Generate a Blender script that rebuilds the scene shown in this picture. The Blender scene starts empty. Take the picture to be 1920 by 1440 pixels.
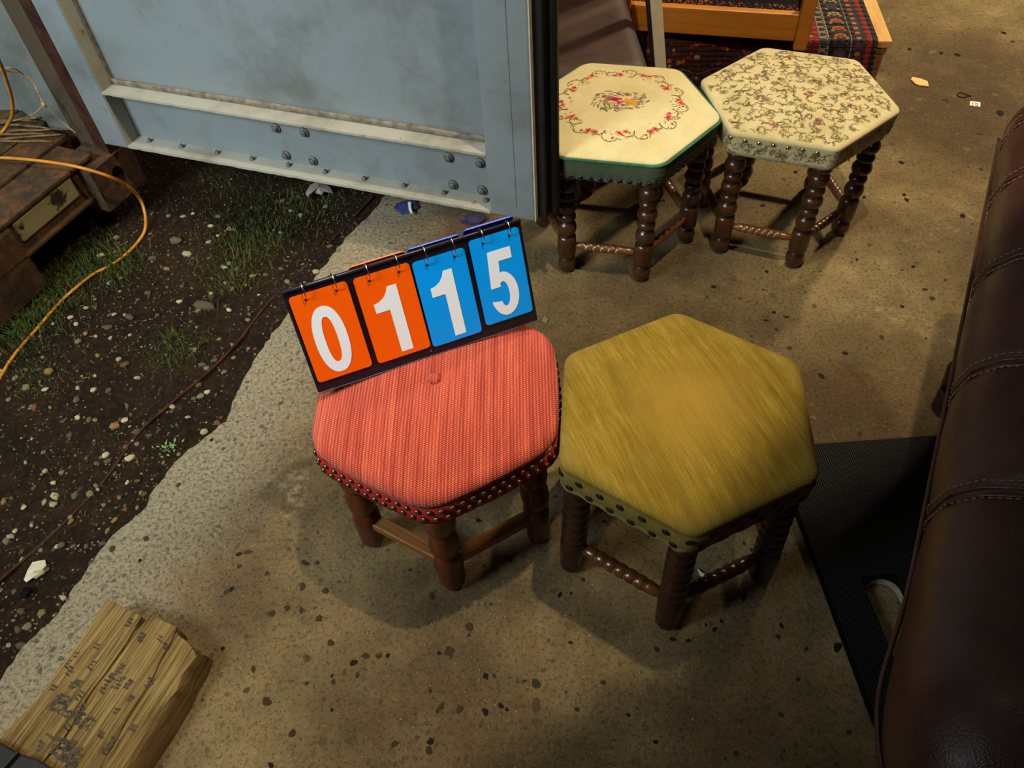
import bpy, bmesh, math, random
import numpy as np
from mathutils import Vector, Matrix
random.seed(7)
sc = bpy.context.scene
COL = sc.collection
PI = math.pi

# ------------------------------------------------------------------ camera
RIG = Vector((0.99685404, -0.06102681, -0.05057426))
UPV = Vector((0.07925924, 0.76754233, 0.6360792))
FWD = Vector((0.0, 0.6380866, -0.76996461))
CAMZ = 1.35; FPX = 1469.91
cd = bpy.data.cameras.new('camera'); cam = bpy.data.objects.new('camera', cd); COL.objects.link(cam)
cam.matrix_world = Matrix(((RIG.x, UPV.x, -FWD.x, 0), (RIG.y, UPV.y, -FWD.y, 0), (RIG.z, UPV.z, -FWD.z, CAMZ), (0, 0, 0, 1)))
cd.sensor_fit = 'HORIZONTAL'; cd.sensor_width = 36; cd.lens = FPX / 1920 * 36; cd.clip_start = 0.02
sc.camera = cam

# ------------------------------------------------------------------ world, lights, exposure
w = bpy.data.worlds.new('world'); sc.world = w; w.use_nodes = True
w.node_tree.nodes['Background'].inputs[0].default_value = (0.42, 0.45, 0.52, 1)
w.node_tree.nodes['Background'].inputs[1].default_value = 0.07
def lamp(name, loc, target, size, power, col, shape='SQUARE', spread=None):
    d = bpy.data.lights.new(name, 'AREA'); d.shape = shape; d.size = size; d.energy = power; d.color = col
    if spread: d.spread = spread
    o = bpy.data.objects.new(name, d); COL.objects.link(o); o.location = loc
    o.rotation_euler = (Vector(target) - Vector(loc)).to_track_quat('-Z', 'Y').to_euler()
    return o
lamp('hall_lamp', (0.45, 0.95, 2.7), (0.45, 1.1, 0), 0.05, 45, (1.0, 0.85, 0.61), 'DISK')
lamp('soft_fill', (-0.45, 1.25, 2.75), (-0.55, 1.2, 0), 1.0, 3.6, (1.0, 0.90, 0.72), spread=math.radians(58))  # added fill that softens the stool shadows, not a fixture of the hall
lamp('far_hall_lamp', (2.6, 3.6, 2.9), (1.35, 2.0, 0), 0.3, 33, (1.0, 0.82, 0.54), 'DISK', spread=math.radians(80))
lamp('daylight_opening', (-2.0, 0.0, 1.9), (-0.72, 1.55, 0.35), 0.8, 21, (0.82, 0.94, 1.0), spread=math.radians(76))
vs = sc.view_settings; vs.view_transform = 'Standard'; vs.look = 'None'; vs.gamma = 1.0; vs.use_curve_mapping = False; vs.exposure = 0.0

# ------------------------------------------------------------------ helpers
def lin(r, g, b):
    f = lambda c: (c / 255 / 12.92) if c <= 10 else ((c / 255 + 0.055) / 1.055) ** 2.4
    return (f(r), f(g), f(b), 1)
def at(u, v, z=0.0):
    """world point on the plane z seen in direction (u, v) from the camera's station"""
    d = FWD + RIG * ((u - 960) / FPX) - UPV * ((v - 720) / FPX)
    t = (z - CAMZ) / d.z
    return Vector((0, 0, CAMZ)) + d * t

class MB:
    def __init__(s): s.v = []; s.f = []; s.m = []
    def add(s, vs_, fs, m=0):
        o = len(s.v); s.v += [tuple(p) for p in vs_]; s.f += [tuple(i + o for i in f) for f in fs]; s.m += [m] * len(fs)
    def box(s, c, d, rot=None, m=0):
        P = []
        for sx, sy, sz in ((-1,-1,-1),(1,-1,-1),(1,1,-1),(-1,1,-1),(-1,-1,1),(1,-1,1),(1,1,1),(-1,1,1)):
            q = Vector((sx*d[0]/2, sy*d[1]/2, sz*d[2]/2))
            if rot is not None: q = rot @ q
            P.append(q + Vector(c))
        s.add(P, [(0,3,2,1),(4,5,6,7),(0,1,5,4),(1,2,6,5),(2,3,7,6),(3,0,4,7)], m)
    def hexa(s, P, m=0):   # 8 corners, bottom 4 then top 4
        s.add(P, [(0,3,2,1),(4,5,6,7),(0,1,5,4),(1,2,6,5),(2,3,7,6),(3,0,4,7)], m)
    def rings(s, rings, cap0=True, cap1=True, closed=True, m=0):
        n = len(rings[0]); V = [p for r in rings for p in r]; F = []
        for i in range(len(rings)-1):
            for j in range(n if closed else n-1):
                a = i*n+j; b = i*n+(j+1) % n
                F.append((a, b, b+n, a+n))
        if cap0: F.append(tuple(range(n-1, -1, -1)))
        if cap1: F.append(tuple((len(rings)-1)*n + j for j in range(n)))
        s.add(V, F, m)
    def lathe(s, prof, n=24, M=Matrix(), m=0, fn=None):
        R = []
        for (r, z) in prof:
            ring = []
            for j in range(n):
                a = 2*PI*j/n; rr = r*(fn(a, z) if fn else 1)
                ring.append(M @ Vector((rr*math.cos(a), rr*math.sin(a), z)))
            R.append(ring)
        s.rings(R, m=m)
    def tube(s, pts, r, n=8, m=0, cap=True, rfn=None):
        pts = [Vector(p) for p in pts]; R = []; up = Vector((0, 0, 1)); prev = None
        for i, p in enumerate(pts):
            t = (pts[min(i+1, len(pts)-1)] - pts[max(i-1, 0)]).normalized()
            if prev is None:
                a = t.cross(up)
                if a.length < 1e-3: a = t.cross(Vector((1, 0, 0)))
                a.normalize()
            else:
                a = prev - t * prev.dot(t); a.normalize()
            prev = a; b = t.cross(a); rr = r if rfn is None else rfn(i/(len(pts)-1))
            R.append([p + (a*math.cos(2*PI*j/n) + b*math.sin(2*PI*j/n))*rr for j in range(n)])
        s.rings(R, cap, cap, m=m)
    def build(s, name, mats, parent=None, smooth=False, bevel=0, seg=2, auto=None, loc=None):
        me = bpy.data.meshes.new(name); me.from_pydata(s.v, [], s.f)
        if not isinstance(mats, (list, tuple)): mats = [mats]
        for mt in mats: me.materials.append(mt)
        me.polygons.foreach_set('material_index', s.m)
        if smooth or auto: me.polygons.foreach_set('use_smooth', [True]*len(me.polygons))
        me.update()
        if auto: me.set_sharp_from_angle(angle=math.radians(auto))
        o = bpy.data.objects.new(name, me); COL.objects.link(o)
        if parent: o.parent = parent
        if loc is not None: o.location = loc
        if bevel:
            b = o.modifiers.new('bevel', 'BEVEL'); b.width = bevel; b.segments = seg; b.limit_method = 'ANGLE'; b.angle_limit = math.radians(35)
        return o
def inst(o, name, parent, M):
    c = o.copy(); c.name = name; COL.objects.link(c); c.parent = parent; c.matrix_local = M; return c
def thing(name, label, cat, loc=(0, 0, 0), rz=0, group=None):
    o = bpy.data.objects.new(name, None); COL.objects.link(o); o.empty_display_size = 0.05
    o.location = loc; o.rotation_euler = (0, 0, rz); o['label'] = label; o['category'] = cat
    if group: o['group'] = group
    return o
def tag(o, label, cat, group=None, kind=None):
    o['label'] = label; o['category'] = cat
    if group: o['group'] = group
    if kind: o['kind'] = kind
    return o
def crom(pts, n=8):
    pts = [Vector(p) for p in pts]; P = [pts[0]*2-pts[1]] + pts + [pts[-1]*2-pts[-2]]; out = []
    for i in range(1, len(P)-2):
        for k in range(n):
            t = k/n; a, b, c, d = P[i-1], P[i], P[i+1], P[i+2]
            out.append(0.5*((2*b) + (c-a)*t + (2*a-5*b+4*c-d)*t*t + (3*b-a-3*c+d)*t**3))
    out.append(pts[-1]); return out

# ------------------------------------------------------------------ materials
class NT:
    def __init__(s, name, rough=0.6, spec=0.4, metal=0.0):
        s.m = bpy.data.materials.new(name); s.m.use_nodes = True; s.t = s.m.node_tree; s.N = s.t.nodes; s.L = s.t.links
        s.b = s.N['Principled BSDF']; s.b.inputs['Roughness'].default_value = rough
        s.b.inputs['Specular IOR Level'].default_value = spec; s.b.inputs['Metallic'].default_value = metal
        s.tc = s.N.new('ShaderNodeTexCoord'); s.co = s.tc.outputs['Object']
    def map(s, scale=(1,1,1), rot=(0,0,0), loc=(0,0,0)):
        n = s.N.new('ShaderNodeMapping'); s.L.new(s.co, n.inputs[0]); n.inputs['Scale'].default_value = scale; n.inputs['Rotation'].default_value = rot; n.inputs['Location'].default_value = loc
        return n.outputs[0]
    def map2(s, scale, ang):
        a = s.N.new('ShaderNodeMapping'); s.L.new(s.co, a.inputs[0]); a.inputs['Rotation'].default_value = (0, 0, -ang)
        n = s.N.new('ShaderNodeMapping'); s.L.new(a.outputs[0], n.inputs[0]); n.inputs['Scale'].default_value = scale
        return n.outputs[0]
    def noise(s, sc_, det=5, rough=0.6, v=None, dist=0):
        n = s.N.new('ShaderNodeTexNoise'); n.inputs['Scale'].default_value = sc_; n.inputs['Detail'].default_value = det; n.inputs['Roughness'].default_value = rough; n.inputs['Distortion'].default_value = dist
        s.L.new(v if v is not None else s.co, n.inputs['Vector']); return n.outputs['Fac']
    def voro(s, sc_, out='Distance', feat='F1', v=None, rnd=1.0):
        n = s.N.new('ShaderNodeTexVoronoi'); n.feature = feat; n.inputs['Scale'].default_value = sc_; n.inputs['Randomness'].default_value = rnd
        s.L.new(v if v is not None else s.co, n.inputs['Vector']); return n.outputs[out]
    def wave(s, sc_, dist=0, v=None, dirn='X', det=2, ds=1):
        n = s.N.new('ShaderNodeTexWave'); n.bands_direction = dirn; n.inputs['Scale'].default_value = sc_; n.inputs['Distortion'].default_value = dist; n.inputs['Detail'].default_value = det; n.inputs['Detail Scale'].default_value = ds
        s.L.new(v if v is not None else s.co, n.inputs['Vector']); return n.outputs['Fac']
    def ramp(s, f, stops, interp='LINEAR'):
        n = s.N.new('ShaderNodeValToRGB'); n.color_ramp.interpolation = interp; e = n.color_ramp.elements
        while len(e) < len(stops): e.new(0.5)
        for k, (p, c) in enumerate(stops):
            e[k].position = p; e[k].color = c if len(c) == 4 else (*c, 1)
        s.L.new(f, n.inputs[0]); return n.outputs[0]
    def val(s, f, lo, hi):   # smooth mask between lo and hi
        n = s.N.new('ShaderNodeMapRange'); n.inputs['From Min'].default_value = lo; n.inputs['From Max'].default_value = hi; n.interpolation_type = 'SMOOTHSTEP'
        s.L.new(f, n.inputs['Value']); return n.outputs[0]
    def math(s, op, a, b=None):
        n = s.N.new('ShaderNodeMath'); n.operation = op
        for i, x in enumerate((a, b)):
            if x is None: continue
            if isinstance(x, (int, float)): n.inputs[i].default_value = x
            else: s.L.new(x, n.inputs[i])
        return n.outputs[0]
    def mix(s, f, a, b, mode='MIX'):
        n = s.N.new('ShaderNodeMix'); n.data_type = 'RGBA'; n.blend_type = mode
        for k, x in ((0, f), (6, a), (7, b)):
            if isinstance(x, (int, float)): n.inputs[k].default_value = x
            elif isinstance(x, tuple): n.inputs[k].default_value = x
            else: s.L.new(x, n.inputs[k])
        return n.outputs[2]
    def sep(s):
        n = s.N.new('ShaderNodeSeparateXYZ'); s.L.new(s.co, n.inputs[0]); return n.outputs
    def color(s, c):
        if isinstance(c, tuple): s.b.inputs['Base Color'].default_value = c
        else: s.L.new(c, s.b.inputs['Base Color'])
        return s
    def rough(s, c): s.L.new(c, s.b.inputs['Roughness']); return s
    def bump(s, h, dist=0.001, strength=1.0, prev=None):
        n = s.N.new('ShaderNodeBump'); n.inputs['Distance'].default_value = dist; n.inputs['Strength'].default_value = strength
        s.L.new(h, n.inputs['Height']); 
        if prev is not None: s.L.new(prev, n.inputs['Normal'])
        s.L.new(n.outputs[0], s.b.inputs['Normal']); return n.outputs[0]

def simple(name, c, rough=0.5, spec=0.4, metal=0, var=0.12, sc_=30, bump=0.0):
    t = NT(name, rough, spec, metal); n = t.noise(sc_)
    d = tuple(x*(1-var*1.6) for x in c[:3]) + (1,); l = tuple(min(1, x*(1+var)) for x in c[:3]) + (1,)
    t.color(t.ramp(n, [(0.3, d), (0.7, l)]))
    if bump: t.bump(n, bump)
    return t.m

def mat_concrete():
    t = NT('concrete', 0.85, 0.25)
    big = t.noise(1.7, 5, 0.6); mid = t.noise(9, 6, 0.7); fine = t.noise(120, 6, 0.75)
    base = t.ramp(big, [(0.38, lin(84,70,50)), (0.5, lin(112,98,73)), (0.62, lin(142,128,98))])
    base = t.mix(0.55, base, t.ramp(t.math('ADD', t.math('MULTIPLY', mid, 0.6), t.math('MULTIPLY', t.noise(28, 6, 0.75), 0.4)), [(0.38, lin(74,62,46)), (0.48, lin(132,118,94)), (0.56, lin(158,144,118)), (0.68, lin(214,204,178))]), 'MULTIPLY')
    base = t.mix(1.0, base, (1.46, 1.38, 1.12, 1), 'MULTIPLY')
    # paler cement towards the broken edge of the slab
    xyz = t.sep()
    e = t.math('ADD', t.math('MULTIPLY', xyz[0], 0.9026), t.math('MULTIPLY', xyz[1], -0.4304))   # distance from the edge line
    e = t.math('ADD', e, t.math('MULTIPLY', mid, 0.22))
    near = t.math('SUBTRACT', 1.0, t.val(e, -0.92, -0.66))
    base = t.mix(t.math('MULTIPLY', near, 0.75), base, t.ramp(fine, [(0.3, lin(104,97,78)), (0.7, lin(158,147,120))]))
    yel = t.val(xyz[1], 0.9, 2.4)
    speck = t.ramp(fine, [(0.32, lin(80,70,56)), (0.5, (1,1,1)), (0.75, (1,1,1))])
    base = t.mix(0.75, base, speck, 'MULTIPLY')
    v1 = t.voro(55); c1 = t.voro(55, 'Color'); r1 = t.math('MULTIPLY', t.N.new('ShaderNodeSeparateColor').outputs[0], 1)
    sepn = t.N.new('ShaderNodeSeparateColor'); t.L.new(c1, sepn.inputs[0])
    dist1 = t.noise(60, 3)
    pit = t.math('MULTIPLY', t.math('LESS_THAN', t.math('ADD', v1, t.math('MULTIPLY', dist1, 0.35)), 0.43), t.math('GREATER_THAN', sepn.outputs[0], 0.50))
    patch = t.val(t.noise(3.1, 3), 0.40, 0.56)
    pit = t.math('MULTIPLY', pit, patch)
    base = t.mix(t.math('MULTIPLY', pit, 0.72), base, t.ramp(sepn.outputs[1], [(0.1, lin(52,44,34)), (0.6, lin(84,72,56)), (0.9, lin(110,92,70))]))
    v4 = t.voro(26, v=t.map(loc=(9, 2, 4))); c4 = t.voro(26, 'Color', v=t.map(loc=(9, 2, 4))); s4 = t.N.new('ShaderNodeSeparateColor'); t.L.new(c4, s4.inputs[0])
    ag = t.math('MULTIPLY', t.math('LESS_THAN', t.math('ADD', v4, t.math('MULTIPLY', t.noise(45, 4), 0.55)), 0.50), t.math('GREATER_THAN', s4.outputs[0], 0.62)); ag = t.math('MULTIPLY', ag, t.val(t.noise(2.3, 3), 0.42, 0.6))
    base = t.mix(t.math('MULTIPLY', ag, 0.6), base, t.ramp(s4.outputs[1], [(0.1, lin(58,48,36)), (0.6, lin(82,70,52)), (0.9, lin(112,98,74))]))
    chalk = t.math('MULTIPLY', t.val(t.noise(3.7, 5, 0.7, dist=0.6), 0.57, 0.70), t.val(t.noise(48, 5, 0.7), 0.42, 0.62))
    base = t.mix(t.math('MULTIPLY', chalk, 0.55), base, lin(158,146,112))
    v2 = t.voro(150); p2 = t.math('LESS_THAN', v2, 0.22)
    base = t.mix(t.math('MULTIPLY', p2, 0.5), base, lin(46,40,32))
    v3 = t.voro(95, 'Distance', v=t.map(loc=(3,5,1))); p3 = t.math('LESS_THAN', v3, 0.075)
    base = t.mix(t.math('MULTIPLY', p3, 0.8), base, lin(190,178,150))
    t.color(base)
    h = t.math('SUBTRACT', t.math('MULTIPLY', fine, 1.1), t.math('ADD', t.math('ADD', pit, ag), t.math('MULTIPLY', p2, 0.8)))
    t.bump(t.math('ADD', h, t.math('MULTIPLY', mid, 2.0)), 0.0025)
    t.N.remove(r1.node)
    return t.m
def mat_soil():
    t = NT('soil', 0.95, 0.15)
    a = t.noise(5, 7, 0.75); b = t.noise(60, 7, 0.8); c = t.voro(120)
    col = t.ramp(b, [(0.25, lin(18,13,8)), (0.5, lin(50,39,24)), (0.68, lin(78,62,40)), (0.8, lin(110,92,64))])
    col = t.mix(0.8, col, t.ramp(a, [(0.3, lin(110,96,70)), (0.55, lin(210,190,160)), (0.7, lin(250,235,205))]), 'MULTIPLY')
    v = t.voro(170, 'Color'); s = t.N.new('ShaderNodeSeparateColor'); t.L.new(v, s.inputs[0])
    g = t.math('MULTIPLY', t.math('GREATER_THAN', s.outputs[0], 0.92), t.math('LESS_THAN', t.voro(170), 0.42))
    col = t.mix(g, col, t.ramp(s.outputs[1], [(0.2, lin(84,70,46)), (0.7, lin(118,102,74)), (0.95, lin(160,146,114))]))
    t.color(col); t.bump(t.math('ADD', t.math('MULTIPLY', b, 3), t.math('ADD', c, g)), 0.004)
    return t.m
def mat_red():
    t = NT('red_weave', 0.85, 0.2); x = t.sep()
    u = t.math('MULTIPLY', x[1], 1/0.0105)
    pp = t.math('PINGPONG', u, 0.5)
    ph = t.math('ADD', t.math('MULTIPLY', x[0], 1/0.0042), t.math('MULTIPLY', pp, 1.9))
    ph = t.math('ADD', ph, t.math('MULTIPLY', x[2], 1/0.0042))
    st = t.math('SINE', t.math('MULTIPLY', ph, 2*PI))
    rib = t.math('COSINE', t.math('MULTIPLY', u, 4*PI))
    h = t.math('ADD', t.math('MULTIPLY', st, 0.5), t.math('MULTIPLY', rib, 0.35))
    n = t.noise(1, 4, 0.6, v=t.map((5, 110, 5))); n2 = t.noise(7, 3)
    col = t.ramp(t.math('ADD', t.math('MULTIPLY', h, 0.42), t.math('MULTIPLY', n, 0.9)), [(0.10, lin(96,14,5)), (0.42, lin(164,50,28)), (0.78, lin(216,110,78))])
    col = t.mix(t.math('MULTIPLY', n2, 0.2), col, lin(222,88,70))
    t.color(col); t.bump(h, 0.0009)
    t.b.inputs['Sheen Weight'].default_value = 0.15
    return t.m
def mat_band_red():
    t = NT('red_braid', 0.85, 0.2); n = t.noise(260, 3); h = t.wave(240, 1.5, dirn='DIAGONAL')
    t.color(t.ramp(t.math('ADD', t.math('MULTIPLY', n, .6), t.math('MULTIPLY', h, .4)), [(0.2, lin(140,22,22)), (0.75, lin(216,60,50))])); t.bump(h, 0.0007); return t.m
OLIVE_DIR = -155
def mat_olive(band=False):
    t = NT('olive_velvet_band' if band else 'olive_velvet', 0.9, 0.12)
    OA = math.radians(OLIVE_DIR)
    s1 = t.noise(1, 5, 0.65, v=t.map2((3.5, 55, 20), OA)); s2 = t.noise(1, 4, 0.7, v=t.map2((16, 330, 100), OA))
    s3 = t.noise(6, 4); x = t.sep()
    wv = t.math('SINE', t.math('MULTIPLY', t.math('ADD', t.math('MULTIPLY', x[0], math.cos(OA)), t.math('MULTIPLY', x[1], math.sin(OA))), 2*PI/0.0036))
    wv = t.math('MULTIPLY', wv, t.val(s3, 0.4, 0.65))
    col = t.ramp(t.math('ADD', t.math('ADD', t.math('MULTIPLY', s1, 0.36), t.math('MULTIPLY', s2, 0.36)), t.math('ADD', t.math('MULTIPLY', s3, 0.22), t.math('MULTIPLY', t.noise(420, 3, 0.7), 0.16))), [(0.36, lin(92,74,18)), (0.55, lin(138,112,34)), (0.74, lin(176,148,62))])
    if not band:
        r = t.math('SQRT', t.math('ADD', t.math('MULTIPLY', x[0], x[0]), t.math('MULTIPLY', x[1], x[1])))
        worn = t.math('SUBTRACT', 1.0, t.val(t.math('ADD', r, t.math('MULTIPLY', s1, 0.06)), 0.05, 0.16))
        col = t.mix(t.math('MULTIPLY', worn, 0.6), col, lin(172,136,54))
        edge = t.val(r, 0.17, 0.225)
        col = t.mix(t.math('MULTIPLY', edge, 0.4), col, lin(124,108,58))
    else: col = t.mix(0.5, col, lin(122,112,60))
    col = t.mix(0.3, col, t.ramp(wv, [(0.0, lin(120,110,80)), (1.0, (1,1,1))]), 'MULTIPLY')
    t.color(col); t.bump(t.math('ADD', s2, t.math('MULTIPLY', wv, 0.3)), 0.0008)
    t.b.inputs['Sheen Weight'].default_value = 0.22; t.b.inputs['Sheen Roughness'].default_value = 0.4; t.b.inputs['Sheen Tint'].default_value = lin(200,190,120)
    return t.m
def mat_cloth(name, lo, hi, sc_=500, bump=0.0004, sheen=0.1):
    t = NT(name, 0.9, 0.15); n = t.noise(12, 5); h = t.noise(sc_, 2)
    t.color(t.mix(0.25, t.ramp(n, [(0.3, lo), (0.7, hi)]), t.ramp(h, [(0.35, lin(170,160,140)), (0.6, (1,1,1))]), 'MULTIPLY')); t.bump(h, bump)
    t.b.inputs['Sheen Weight'].default_value = sheen; return t.m
def mat_wood(name, lo, mid, hi, rough=0.35, along=(1, 1, 12), sc_=1.0, spec=0.5, bump=0.0004, turn=None):
    """grain stretched along the axis whose scale is the smallest"""
    t = NT(name, rough, spec); v = t.map(along) if turn is None else t.map2(along, turn)
    n = t.noise(sc_, 6, 0.65, v=v, dist=0.6); n2 = t.noise(sc_*4, 5, 0.7, v=v)
    t.color(t.ramp(t.math('ADD', t.math('MULTIPLY', n, 0.6), t.math('MULTIPLY', n2, 0.4)), [(0.3, lo), (0.5, mid), (0.7, hi)]))
    t.bump(n2, bump); return t.m
def mat_timber(name, lo, mid, hi, rough, along, sc_, spec, bump, turn):
    t = NT(name, rough, spec); v = t.map2(along, turn); n = t.noise(1, 6, 0.65, v=v, dist=0.8); f = t.noise(1, 4, 0.6, v=t.map2((9, 420, 60), turn), dist=0.5); b = t.noise(9, 4)
    c = t.ramp(t.math('ADD', t.math('MULTIPLY', n, 0.7), t.math('MULTIPLY', b, 0.3)), [(0.3, lo), (0.5, mid), (0.7, hi)])
    c = t.mix(0.8, c, t.ramp(f, [(0.36, lin(92,74,48)), (0.48, lin(220,214,200)), (0.6, (1, 1, 1))]), 'MULTIPLY')
    t.color(c); t.bump(t.math('ADD', f, n), bump); return t.m
def mat_painted_steel(name, c, dirt, rust, rust_amt=0.35, rough=0.45):
    t = NT(name, rough, 0.4); n = t.noise(3.5, 6, 0.7); n2 = t.noise(22, 6, 0.75); n3 = t.noise(1.3, 4)
    col = t.mix(t.val(n, 0.45, 0.75), c, dirt)
    col = t.mix(t.math('MULTIPLY', t.val(n2, 0.56, 0.74), 0.35), col, dirt)
    sm = t.noise(1, 4, 0.6, v=t.map((18, 18, 4)))
    col = t.mix(t.math('MULTIPLY', t.val(sm, 0.58, 0.72), 0.3), col, tuple(x*0.55 for x in c[:3]) + (1,))
    lim = 0.80 - rust_amt*0.4
    col = t.mix(t.val(t.math('ADD', t.math('MULTIPLY', n2, 0.5), t.math('MULTIPLY', n3, 0.5)), lim, lim+0.06), col, rust)
    t.color(col); t.bump(n2, 0.0004); return t.m
def mat_rust(name='rusty_steel', cream=0.0):
    t = NT(name, 0.8, 0.3); n = t.noise(5, 7, 0.7); n2 = t.noise(40, 7, 0.8)
    col = t.ramp(t.math('ADD', t.math('MULTIPLY', n, 0.6), t.math('MULTIPLY', n2, 0.4)), [(0.3, lin(18,12,8)), (0.47, lin(56,42,26)), (0.61, lin(98,60,26)), (0.75, lin(124,90,48))])
    if cream: col = t.mix(t.val(n, 0.60-cream*0.2, 0.64-cream*0.2), col, lin(140,126,84))
    t.color(col); t.bump(n2, 0.0015); return t.m
def mat_leather(name, lo, hi, rough=0.33, sc_=160):
    t = NT(name, rough, 0.5); n = t.noise(6, 5); v = t.voro(sc_*3); v2 = t.noise(110, 6, 0.7); cr = t.noise(1, 5, 0.7, v=t.map((30, 120, 30)), dist=1.2)
    t.color(t.ramp(t.math('ADD', t.math('MULTIPLY', n, 0.7), t.math('MULTIPLY', v2, 0.3)), [(0.3, lo), (0.7, hi)]))
    t.rough(t.ramp(t.noise(25, 4), [(0.3, (rough-0.08,)*3), (0.75, (rough+0.16,)*3)]))
    t.bump(t.math('ADD', t.math('ADD', t.math('MULTIPLY', v, .8), t.math('MULTIPLY', v2, 1.2)), t.math('MULTIPLY', cr, .9)), 0.00028); return t.m

M = {}
TIMBER = math.atan2((at(267, 1155, .055)-at(50, 1462, .055)).y, (at(267, 1155, .055)-at(50, 1462, .055)).x)
M['concrete'] = mat_concrete(); M['soil'] = mat_soil()
M['red'] = mat_red(); M['redband'] = mat_band_red(); M['olive'] = mat_olive(); M['oliveband'] = mat_olive(True)
M['ivory'] = mat_cloth('ivory_needlepoint', lin(196,180,128), lin(214,200,152), 700, 0.0005)
M['floral'] = mat_cloth('ivory_tapestry', lin(180,164,114), lin(206,190,142), 650, 0.0005)
M['green'] = mat_cloth('green_velvet', lin(60,70,46), lin(90,98,66), 900, 0.0003, 0.12)
M['brass'] = simple('aged_brass', lin(118,94,62), 0.38, 0.5, 0.9, 0.25, 200)
M['darknail'] = simple('dark_nail', lin(46,28,16), 0.45, 0.4, 0.3, 0.2, 200)
M['greennail'] = simple('black_nail', lin(20,22,16), 0.4, 0.4, 0.0, 0.2, 200)
M['silver'] = simple('silver_nail', lin(200,192,170), 0.15, 0.5, 1.0, 0.1, 200)
M['legred'] = mat_wood('mahogany', lin(46,16,6), lin(82,32,12), lin(112,48,18), 0.3, (30, 30, 5), 1, 0.5)
M['barred'] = mat_wood('oak_bar', lin(70,36,10), lin(122,74,24), lin(152,98,38), 0.4, (6, 130, 130), 1, 0.5, 0.0006)
M['legolive'] = mat_wood('dark_walnut', lin(24,10,6), lin(46,22,11), lin(66,34,16), 0.33, (30, 30, 5), 1, 0.5)
M['barolive'] = mat_wood('walnut_spindle', lin(34,16,6), lin(78,42,14), lin(120,68,24), 0.22, (10, 40, 40), 1, 0.6)
M['legback'] = mat_wood('brown_turned_wood', lin(36,19,8), lin(62,35,16), lin(84,50,24), 0.26, (30, 30, 6), 1, 0.55)
M['barback'] = mat_wood('brown_spindle', lin(52,28,10), lin(90,54,22), lin(120,76,36), 0.28, (10, 40, 40), 1, 0.55)
M['door_grey'] = mat_painted_steel('grey_door_paint', lin(114,121,121), lin(94,96,90), lin(80,56,36), 0.0, 0.42)
M['door_cream_lit'] = mat_painted_steel('cream_lit_door_paint', lin(150,146,130), lin(112,106,88), lin(128,84,34), 0.62, 0.45)
M['bolt'] = simple('dirty_bolt', lin(96,92,84), 0.6, 0.4, 0.3, 0.4, 150, 0.001)
M['rubber'] = simple('black_rubber', lin(20,20,18), 0.5, 0.4, 0, 0.3, 40)
M['sealant'] = simple('grey_sealant', lin(110,100,84), 0.8, 0.2, 0, 0.35, 60, 0.001)
M['rust'] = mat_rust(); M['rustcream'] = mat_rust('rusty_cream_steel', 0.8); M['rustdark'] = simple('dark_rust', lin(58,30,16), 0.85, 0.2, 0, 0.5, 25, 0.002)
M['post_paint'] = mat_painted_steel('brown_grey_paint', lin(74,62,44), lin(54,43,28), lin(60,32,16), 0.2, 0.6)
M['wall_paint'] = mat_painted_steel('pale_wall_paint', lin(112,118,112), lin(84,84,74), lin(80,50,30), 0.2, 0.5)
M['sofa'] = mat_leather('brown_leather', lin(50,28,20), lin(84,53,41), 0.34)
M['brownleather'] = mat_leather('matte_brown_leatherette', lin(46,27,18), lin(68,40,28), 0.55, 400)
M['thread'] = simple('tan_thread', lin(150,112,86), 0.8, 0.2, 0, 0.2, 300)
M['black_plastic'] = simple('black_plastic', lin(5,5,5), 0.75, 0.08, 0, 0.2, 60)
M['rib'] = simple('ribbed_black_rubber', lin(26,26,24), 0.6, 0.25, 0, 0.2, 60)
M['pale'] = simple('pale_slot_wall', lin(150,142,120), 0.7, 0.3, 0, 0.2, 60)
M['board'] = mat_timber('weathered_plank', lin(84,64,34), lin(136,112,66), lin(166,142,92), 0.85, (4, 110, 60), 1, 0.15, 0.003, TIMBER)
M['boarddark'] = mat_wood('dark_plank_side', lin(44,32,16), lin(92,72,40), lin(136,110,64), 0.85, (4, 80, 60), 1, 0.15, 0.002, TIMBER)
M['ink'] = simple('faded_ink', lin(72,64,54), 0.9, 0.1, 0, 0.4, 120)
M['birch'] = mat_wood('lacquered_birch', lin(158,92,22), lin(186,116,36), lin(202,134,54), 0.35, (2, 30, 30), 1, 0.5, 0.0001)
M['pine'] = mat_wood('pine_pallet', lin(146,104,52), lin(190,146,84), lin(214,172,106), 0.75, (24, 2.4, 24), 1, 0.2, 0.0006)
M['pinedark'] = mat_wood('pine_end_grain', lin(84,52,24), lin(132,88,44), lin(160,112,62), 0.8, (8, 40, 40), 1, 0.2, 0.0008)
M['orange'] = simple('orange_card', lin(255,96,0), 0.35, 0.35, 0, 0.01, 5)
M['blue'] = simple('blue_card', lin(0,158,255), 0.35, 0.35, 0, 0.01, 5)
M['deepblue'] = simple('deep_blue_card', lin(6,70,215), 0.35, 0.4, 0, 0.02, 5)
M['white'] = simple('white_print', lin(240,246,250), 0.5, 0.3, 0, 0.01, 5)
M['binder'] = simple('black_board', lin(26,20,30), 0.35, 0.45, 0, 0.1, 30)
M['chrome'] = simple('ring_metal', lin(210,200,180), 0.18, 0.5, 1.0, 0.1, 100)
M['cable'] = simple('yellow_cable', lin(186,120,28), 0.5, 0.4, 0, 0.2, 20)
M['twine'] = simple('twine', lin(170,140,92), 0.9, 0.1, 0, 0.25, 200)
M['paper'] = simple('paper', lin(222,216,196), 0.8, 0.2, 0, 0.05, 40)
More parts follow.
